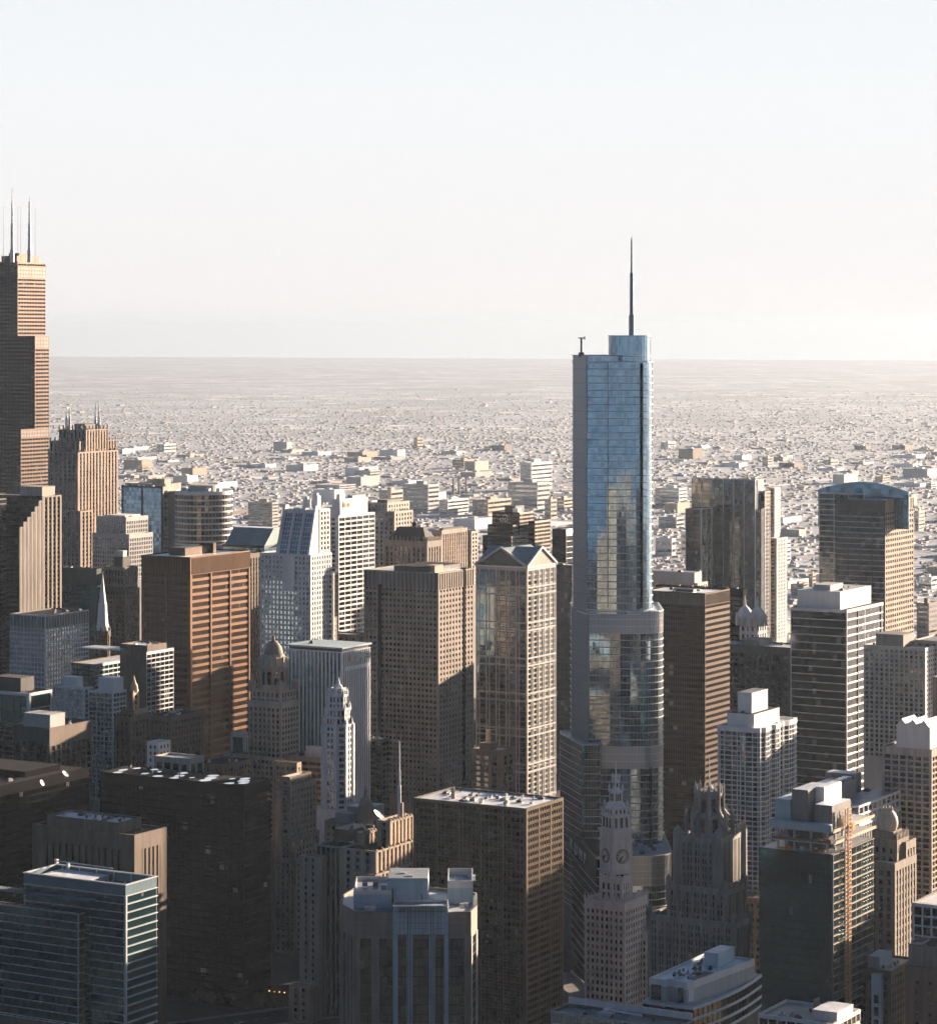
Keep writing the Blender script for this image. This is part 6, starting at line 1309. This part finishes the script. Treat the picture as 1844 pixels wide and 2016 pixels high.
spec = [
    (488, 548, 989, 1045, 'beige_concrete', 'tan gridded block standing alone behind the white sloped top tower', 8, .8),
    (793, 864, 954, 1012, 'pale_grey', 'pale grey hospital like block in the haze above the hipped roof tower', 6, .7),
    (746, 793, 965, 1000, 'beige_concrete', 'long cream low block left of the pale grey block in the haze', 3, .5),
    (864, 922, 984, 1016, 'white_concrete', 'row of pale flats with vertical bays right of the pale grey block', 4, .3),
    (814, 832, 862, 884, 'tan_stone', 'small orange brown block alone far out on the plain', 3, .4),
    (1024, 1086, 911, 966, 'white_stone', 'white glass office block glowing far left of the blue glass tower', 6, .35),
    (1000, 1082, 950, 1002, 'pale_grey', 'grey block with dark window slots below the white glass office block', 5, .7),
    (930, 1006, 984, 1016, 'tan_stone', 'long peach low block left of the dark lettered office', 3, .4),
    (1072, 1096, 983, 1022, 'limestone', 'small lit cream block just left of the blue glass tower', 4, .5),
    (1090, 1130, 981, 1006, 'beige_concrete', 'low beige block touching the blue glass tower on its left', 3, .5),
    (1289, 1352, 961, 1000, 'white_concrete', 'white horizontally striped block right of the blue glass tower', 5, .75),
    (1296, 1346, 1018, 1040, 'pale_grey', 'low grey flat roofed block below the white striped block', 2, .7),
    (1340, 1372, 1046, 1090, 'white_stone', 'cream block with a blank side wall left of the notched tower', 3, .4),
    (1290, 1330, 1060, 1095, 'white_concrete', 'pale wide shed right of the blue glass tower', 2, .8),
    (1540, 1556, 1064, 1110, 'white_stone', 'narrow pale block right of the slender pale tower', 5, .4),
    (1592, 1606, 1130, 1170, 'tan_stone', 'orange lit corner block left of the arched roof tower', 5, .5),
    (1556, 1592, 1150, 1172, 'limestone', 'low cream row left of the arched roof tower', 3, .4),
    (1800, 1820, 1006, 1046, 'beige_concrete', 'pale slab just right of the arched roof tower', 5, .4),
    (1804, 1844, 1188, 1262, 'brown_stone', 'brown flats at the right edge above the beige gridded tower', 7, .6),
    (1808, 1844, 1136, 1160, 'white_concrete', 'white low hall at the right edge', 2, .7),
    (1822, 1844, 950, 962, 'white_concrete', 'tiny pale block at the far right edge in the haze', 2, .5),
    (308, 346, 874, 890, 'white_concrete', 'pale square building out on the plain left of centre', 2, .4),
    (268, 292, 918, 930, 'tan_stone', 'cream low warehouse above the blue glass bays', 2, .5),
    (390, 410, 968, 990, 'limestone', 'small cream block behind the round banded building', 3, .5),
    (620, 700, 955, 966, 'pale_grey', 'long grey warehouse above the white bank tower', 2, .6),
    (890, 936, 905, 922, 'tan_stone', 'peach long warehouse in the middle of the plain', 2, .5),
    (1180 - 46, 1130, 940, 966, 'limestone', 'pale flats half hidden by the blue glass tower', 3, .5),
    (700, 748, 926, 948, 'pale_grey', 'blue grey flats in the haze left of the pale block', 4, .6),
    (1300, 1330, 870, 880, 'white_concrete', 'bright long shed far out right of the blue glass tower', 1, .5),
    (1620, 1650, 905, 915, 'limestone', 'low cream sheds beyond the arched roof tower', 1, .5),
    (1500, 1522, 900, 918, 'beige_concrete', 'pale slab far beyond the notched tower', 3, .5),
    (1722, 1752, 938, 950, 'tan_stone', 'peach shed above the curved fin wall', 2, .5),
]
for xl, xr, yt, yb, mt, lb, nb, fr in spec: distant(xl, xr, yt, yb, mt, lb, frac=fr, bands=nb)
for i, x in enumerate((892, 903, 917)):
    D = F * H / (974 - Y0); B = Bld('chimney', 'thin dark chimney, one of three in a row on the hazy plain', 'chimney', W(x, D), 0, 'three chimneys on the plain'); B.sep('stack', 'grey_stone').lathe(0, 0, [(2.6, 0), (2.0, Z(942, D)), (2.2, Z(941, D))], 10); TAKEN.append((*W(x, D), 20)); B.done()
rg = random.Random(77)
def plainpoint(d0, d1):
    D = math.sqrt(rg.uniform(d0 * d0, d1 * d1)); x = rg.uniform(-120, 1964); return W(x, D), D
def mesh_of(name, polys, mat):
    pass
n_ = 0
while n_ < 150:                                          # larger sheds and blocks one can tell apart
    (x, y), D = plainpoint(3000, 9000)
    a, b_ = rg.uniform(14, 46), rg.uniform(12, 34); h = rg.choice((6, 8, 9, 12, 14, 20, 28)) * rg.uniform(.8, 1.2)
    if not free(x, y, max(a, b_) * 1.1): continue
    TAKEN.append((x, y, max(a, b_))); n_ += 1
    m = MB(); m.box(-a, a, -b_, b_, 0, h - .8)
    t = .8; m.box(-a, a, -b_, -b_ + t, h - .8, h); m.box(-a, a, b_ - t, b_, h - .8, h); m.box(-a, -a + t, -b_ + t, b_ - t, h - .8, h); m.box(a - t, a, -b_ + t, b_ - t, h - .8, h)
    o = link('distant_building', m.mesh('distant_building', rg.choice(WALLS)), None, (x, y, 0)); tag(o, 'flat roofed block among many on the hazy plain', 'building', 'blocks scattered over the hazy plain')
    q = MB(); q.box(-a + t, a - t, -b_ + t, b_ - t, h - .8, h - .6); link('roof', q.mesh('roof', rg.choice(('white_roof', 'pale_roof', 'grey_roof', 'white_roof'))), o)
    q = MB(); c = min(a, b_) * .3; q.box(-c, c, -c, c, h - .6, h + 2.5); link('penthouse', q.mesh('penthouse', 'pale_grey'), o)
# houses and trees too many to count: each one mesh
def onstreet(x, y, m=8):
    return min(x % 100, 100 - x % 100) < m or min(y % 200, 200 - y % 200) < m or min(x % 800, 800 - x % 800) < m + 9 or min(y % 800, 800 - y % 800) < m + 9
def scatter_boxes(n, d0, d1, name, cat, lab, sz, hz, mat, roof):
    mw, mr_ = MB(), MB(); k = 0
    for i in range(n * 40):
        if k >= n: break
        (x, y), D = plainpoint(d0, d1)
        if rg.random() > max(0, 1 - (D - d0) / (d1 - d0)) ** 3.2: continue
        x = round(x / 12.5) * 12.5; y = round(y / 16) * 16
        big = rg.random() < .03
        a, b_, h = rg.uniform(*sz), rg.uniform(*sz), rg.uniform(*hz)
        if big: a *= 3; b_ *= 3; h *= 1.6
        if onstreet(x, y, 8 + (a if big else 0)) or not free(x, y, a): continue
        k += 1; mw.box(x - a, x + a, y - b_, y + b_, 0, h); mr_.box(x - a - .2, x + a + .2, y - b_ - .2, y + b_ + .2, h, h + .4)
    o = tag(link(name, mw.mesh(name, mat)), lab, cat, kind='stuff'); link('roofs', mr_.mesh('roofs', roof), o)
def mixroof():
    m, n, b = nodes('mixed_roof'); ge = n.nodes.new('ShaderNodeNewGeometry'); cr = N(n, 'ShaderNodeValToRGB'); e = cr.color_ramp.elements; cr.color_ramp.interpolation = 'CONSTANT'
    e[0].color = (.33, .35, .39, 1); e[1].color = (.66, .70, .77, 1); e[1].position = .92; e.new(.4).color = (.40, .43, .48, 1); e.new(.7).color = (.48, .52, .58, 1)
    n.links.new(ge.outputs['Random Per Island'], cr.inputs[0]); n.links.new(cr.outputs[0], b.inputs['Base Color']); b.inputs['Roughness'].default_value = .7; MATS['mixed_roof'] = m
mixroof()
TAKEN_S = TAKEN; 
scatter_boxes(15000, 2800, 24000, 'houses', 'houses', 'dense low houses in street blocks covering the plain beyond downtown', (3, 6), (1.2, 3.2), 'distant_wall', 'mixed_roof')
def scatter_trees(n, d0, d1, name, lab):
    mb = MB()
    for i in range(n):
        (x, y), D = plainpoint(d0, d1); s_ = 1
        if rg.random() > max(0, 1 - (D - d0) / (d1 - d0)) ** 2.5: continue
        for k in range(2):
            r_ = rg.uniform(3, 6) * s_; cx_, cy_ = x + rg.uniform(-5, 5), y + rg.uniform(-5, 5); h = rg.uniform(4, 9)
            pts = [(cx_ + r_ * rg.uniform(.6, 1.1) * math.cos(j * 1.257), cy_ + r_ * rg.uniform(.6, 1.1) * math.sin(j * 1.257), h * rg.uniform(.3, .6)) for j in range(5)]
            mb.add(pts + [(cx_, cy_, h), (cx_, cy_, 1.0)], [(j, (j + 1) % 5, 5) for j in range(5)] + [((j + 1) % 5, j, 6) for j in range(5)])
    tag(link(name, mb.mesh(name, 'bare_tree')), lab, 'trees', kind='stuff')
scatter_trees(22000, 2800, 18000, 'street_trees', 'hazy brown trees between the houses on the plain')
# expressway and long streets running out over the plain
stone('pale_road', (.5, .52, .56), rough=.9)
def way(pts, wd, name, mat='pale_road', z=.02):
    g = MB(); pp = [Vector(fp(x, F * H / (y - Y0))) for x, y in pts]
    for i in range(len(pp) - 1):
        u = (pp[i + 1] - pp[i]).normalized(); n = Vector((-u.y, u.x)) * wd / 2
        a, b_, c, d = pp[i] - n, pp[i + 1] - n, pp[i + 1] + n, pp[i] + n; g.quad((*a, z), (*b_, z), (*c, z), (*d, z))
    structure(name, g, mat)
way([(330, 950), (465, 939), (607, 917), (700, 905)], 60, 'expressway')
for k in range(5): way([(140 + 420 * k, 1010), (470 + 330 * k, 800)], 18, 'avenue', 'pale_road', .016)
# unseen dark towers added below the frame to darken what the glass reflects
k_ = 0
for i, h in enumerate((120, 150, 175, 205, 228, 214, 182, 222, 146, 190, 165, 210, 140, 180, 225, 160, 200, 150, 185)):
    D = 300 + (i * 37) % 60; lat = -230 + 45 * i; c = (D * AX[0] + lat * RT[0], D * AX[1] + lat * RT[1]); k_ += 1; a, b_ = 21, 23
    B = Bld('office_tower', 'unseen dark tower added below the camera for glass reflections', 'tower', c, 0, 'unseen towers added for reflections'); wm = ('dark_stone', 'brown_stone', 'dark_brick')[k_ % 3]
    B.slab((a, b_), 2 * a, 2 * b_, 0, h, None, None, None, wm, 'grey_roof')
    for u_v in (((-a, b_), (0, -1), (-1, 0), 2 * b_), ((a, -b_), (-1, 0), (0, -1), 2 * a)): B.facade(u_v[0], u_v[1], u_v[2], u_v[3], 0, h, dict(S_CRM, frame=wm, fh=4.2, glass='black_glass'), u_v[1])
    B.done()
# unseen towers added just beyond the right edge of the view; they throw the evening shade over the lower right
for x, y, a, b_, h in ((-1610, -560, 26, 34, 158), (-1484, -392, 24, 28, 132), (-1322, -322, 24, 30, 118), (-1214, -378, 24, 30, 172)):
    B = Bld('office_tower', 'unseen stone tower added beyond the right edge to cast shade', 'tower', (x, y), 0, 'unseen towers added to cast shade'); B.slab((a, b_), 2 * a, 2 * b_, 0, h, dict(S_CRM, frame='taupe_stone'), None, None, 'taupe_stone', 'grey_roof'); B.done()
# ---------------------------------------------------------------- haze
HZ = 38500
g = MB(); g.box(-HZ, HZ, -HZ, HZ, -1, 545)
hm = bpy.data.materials.new('haze'); hm.use_nodes = True; hn = hm.node_tree; hn.nodes.clear()
hv = hn.nodes.new('ShaderNodeVolumePrincipled'); ho_ = hn.nodes.new('ShaderNodeOutputMaterial'); hn.links.new(hv.outputs[0], ho_.inputs['Volume'])
hv.inputs['Density'].default_value = 2.5e-5; hv.inputs['Color'].default_value = (.325, .40, .49, 1); hv.inputs['Anisotropy'].default_value = .35; hv.inputs['Density Attribute'].default_value = ''
MATS['haze'] = hm
tag(link('haze', g.mesh('haze', 'haze')), kind='stuff')
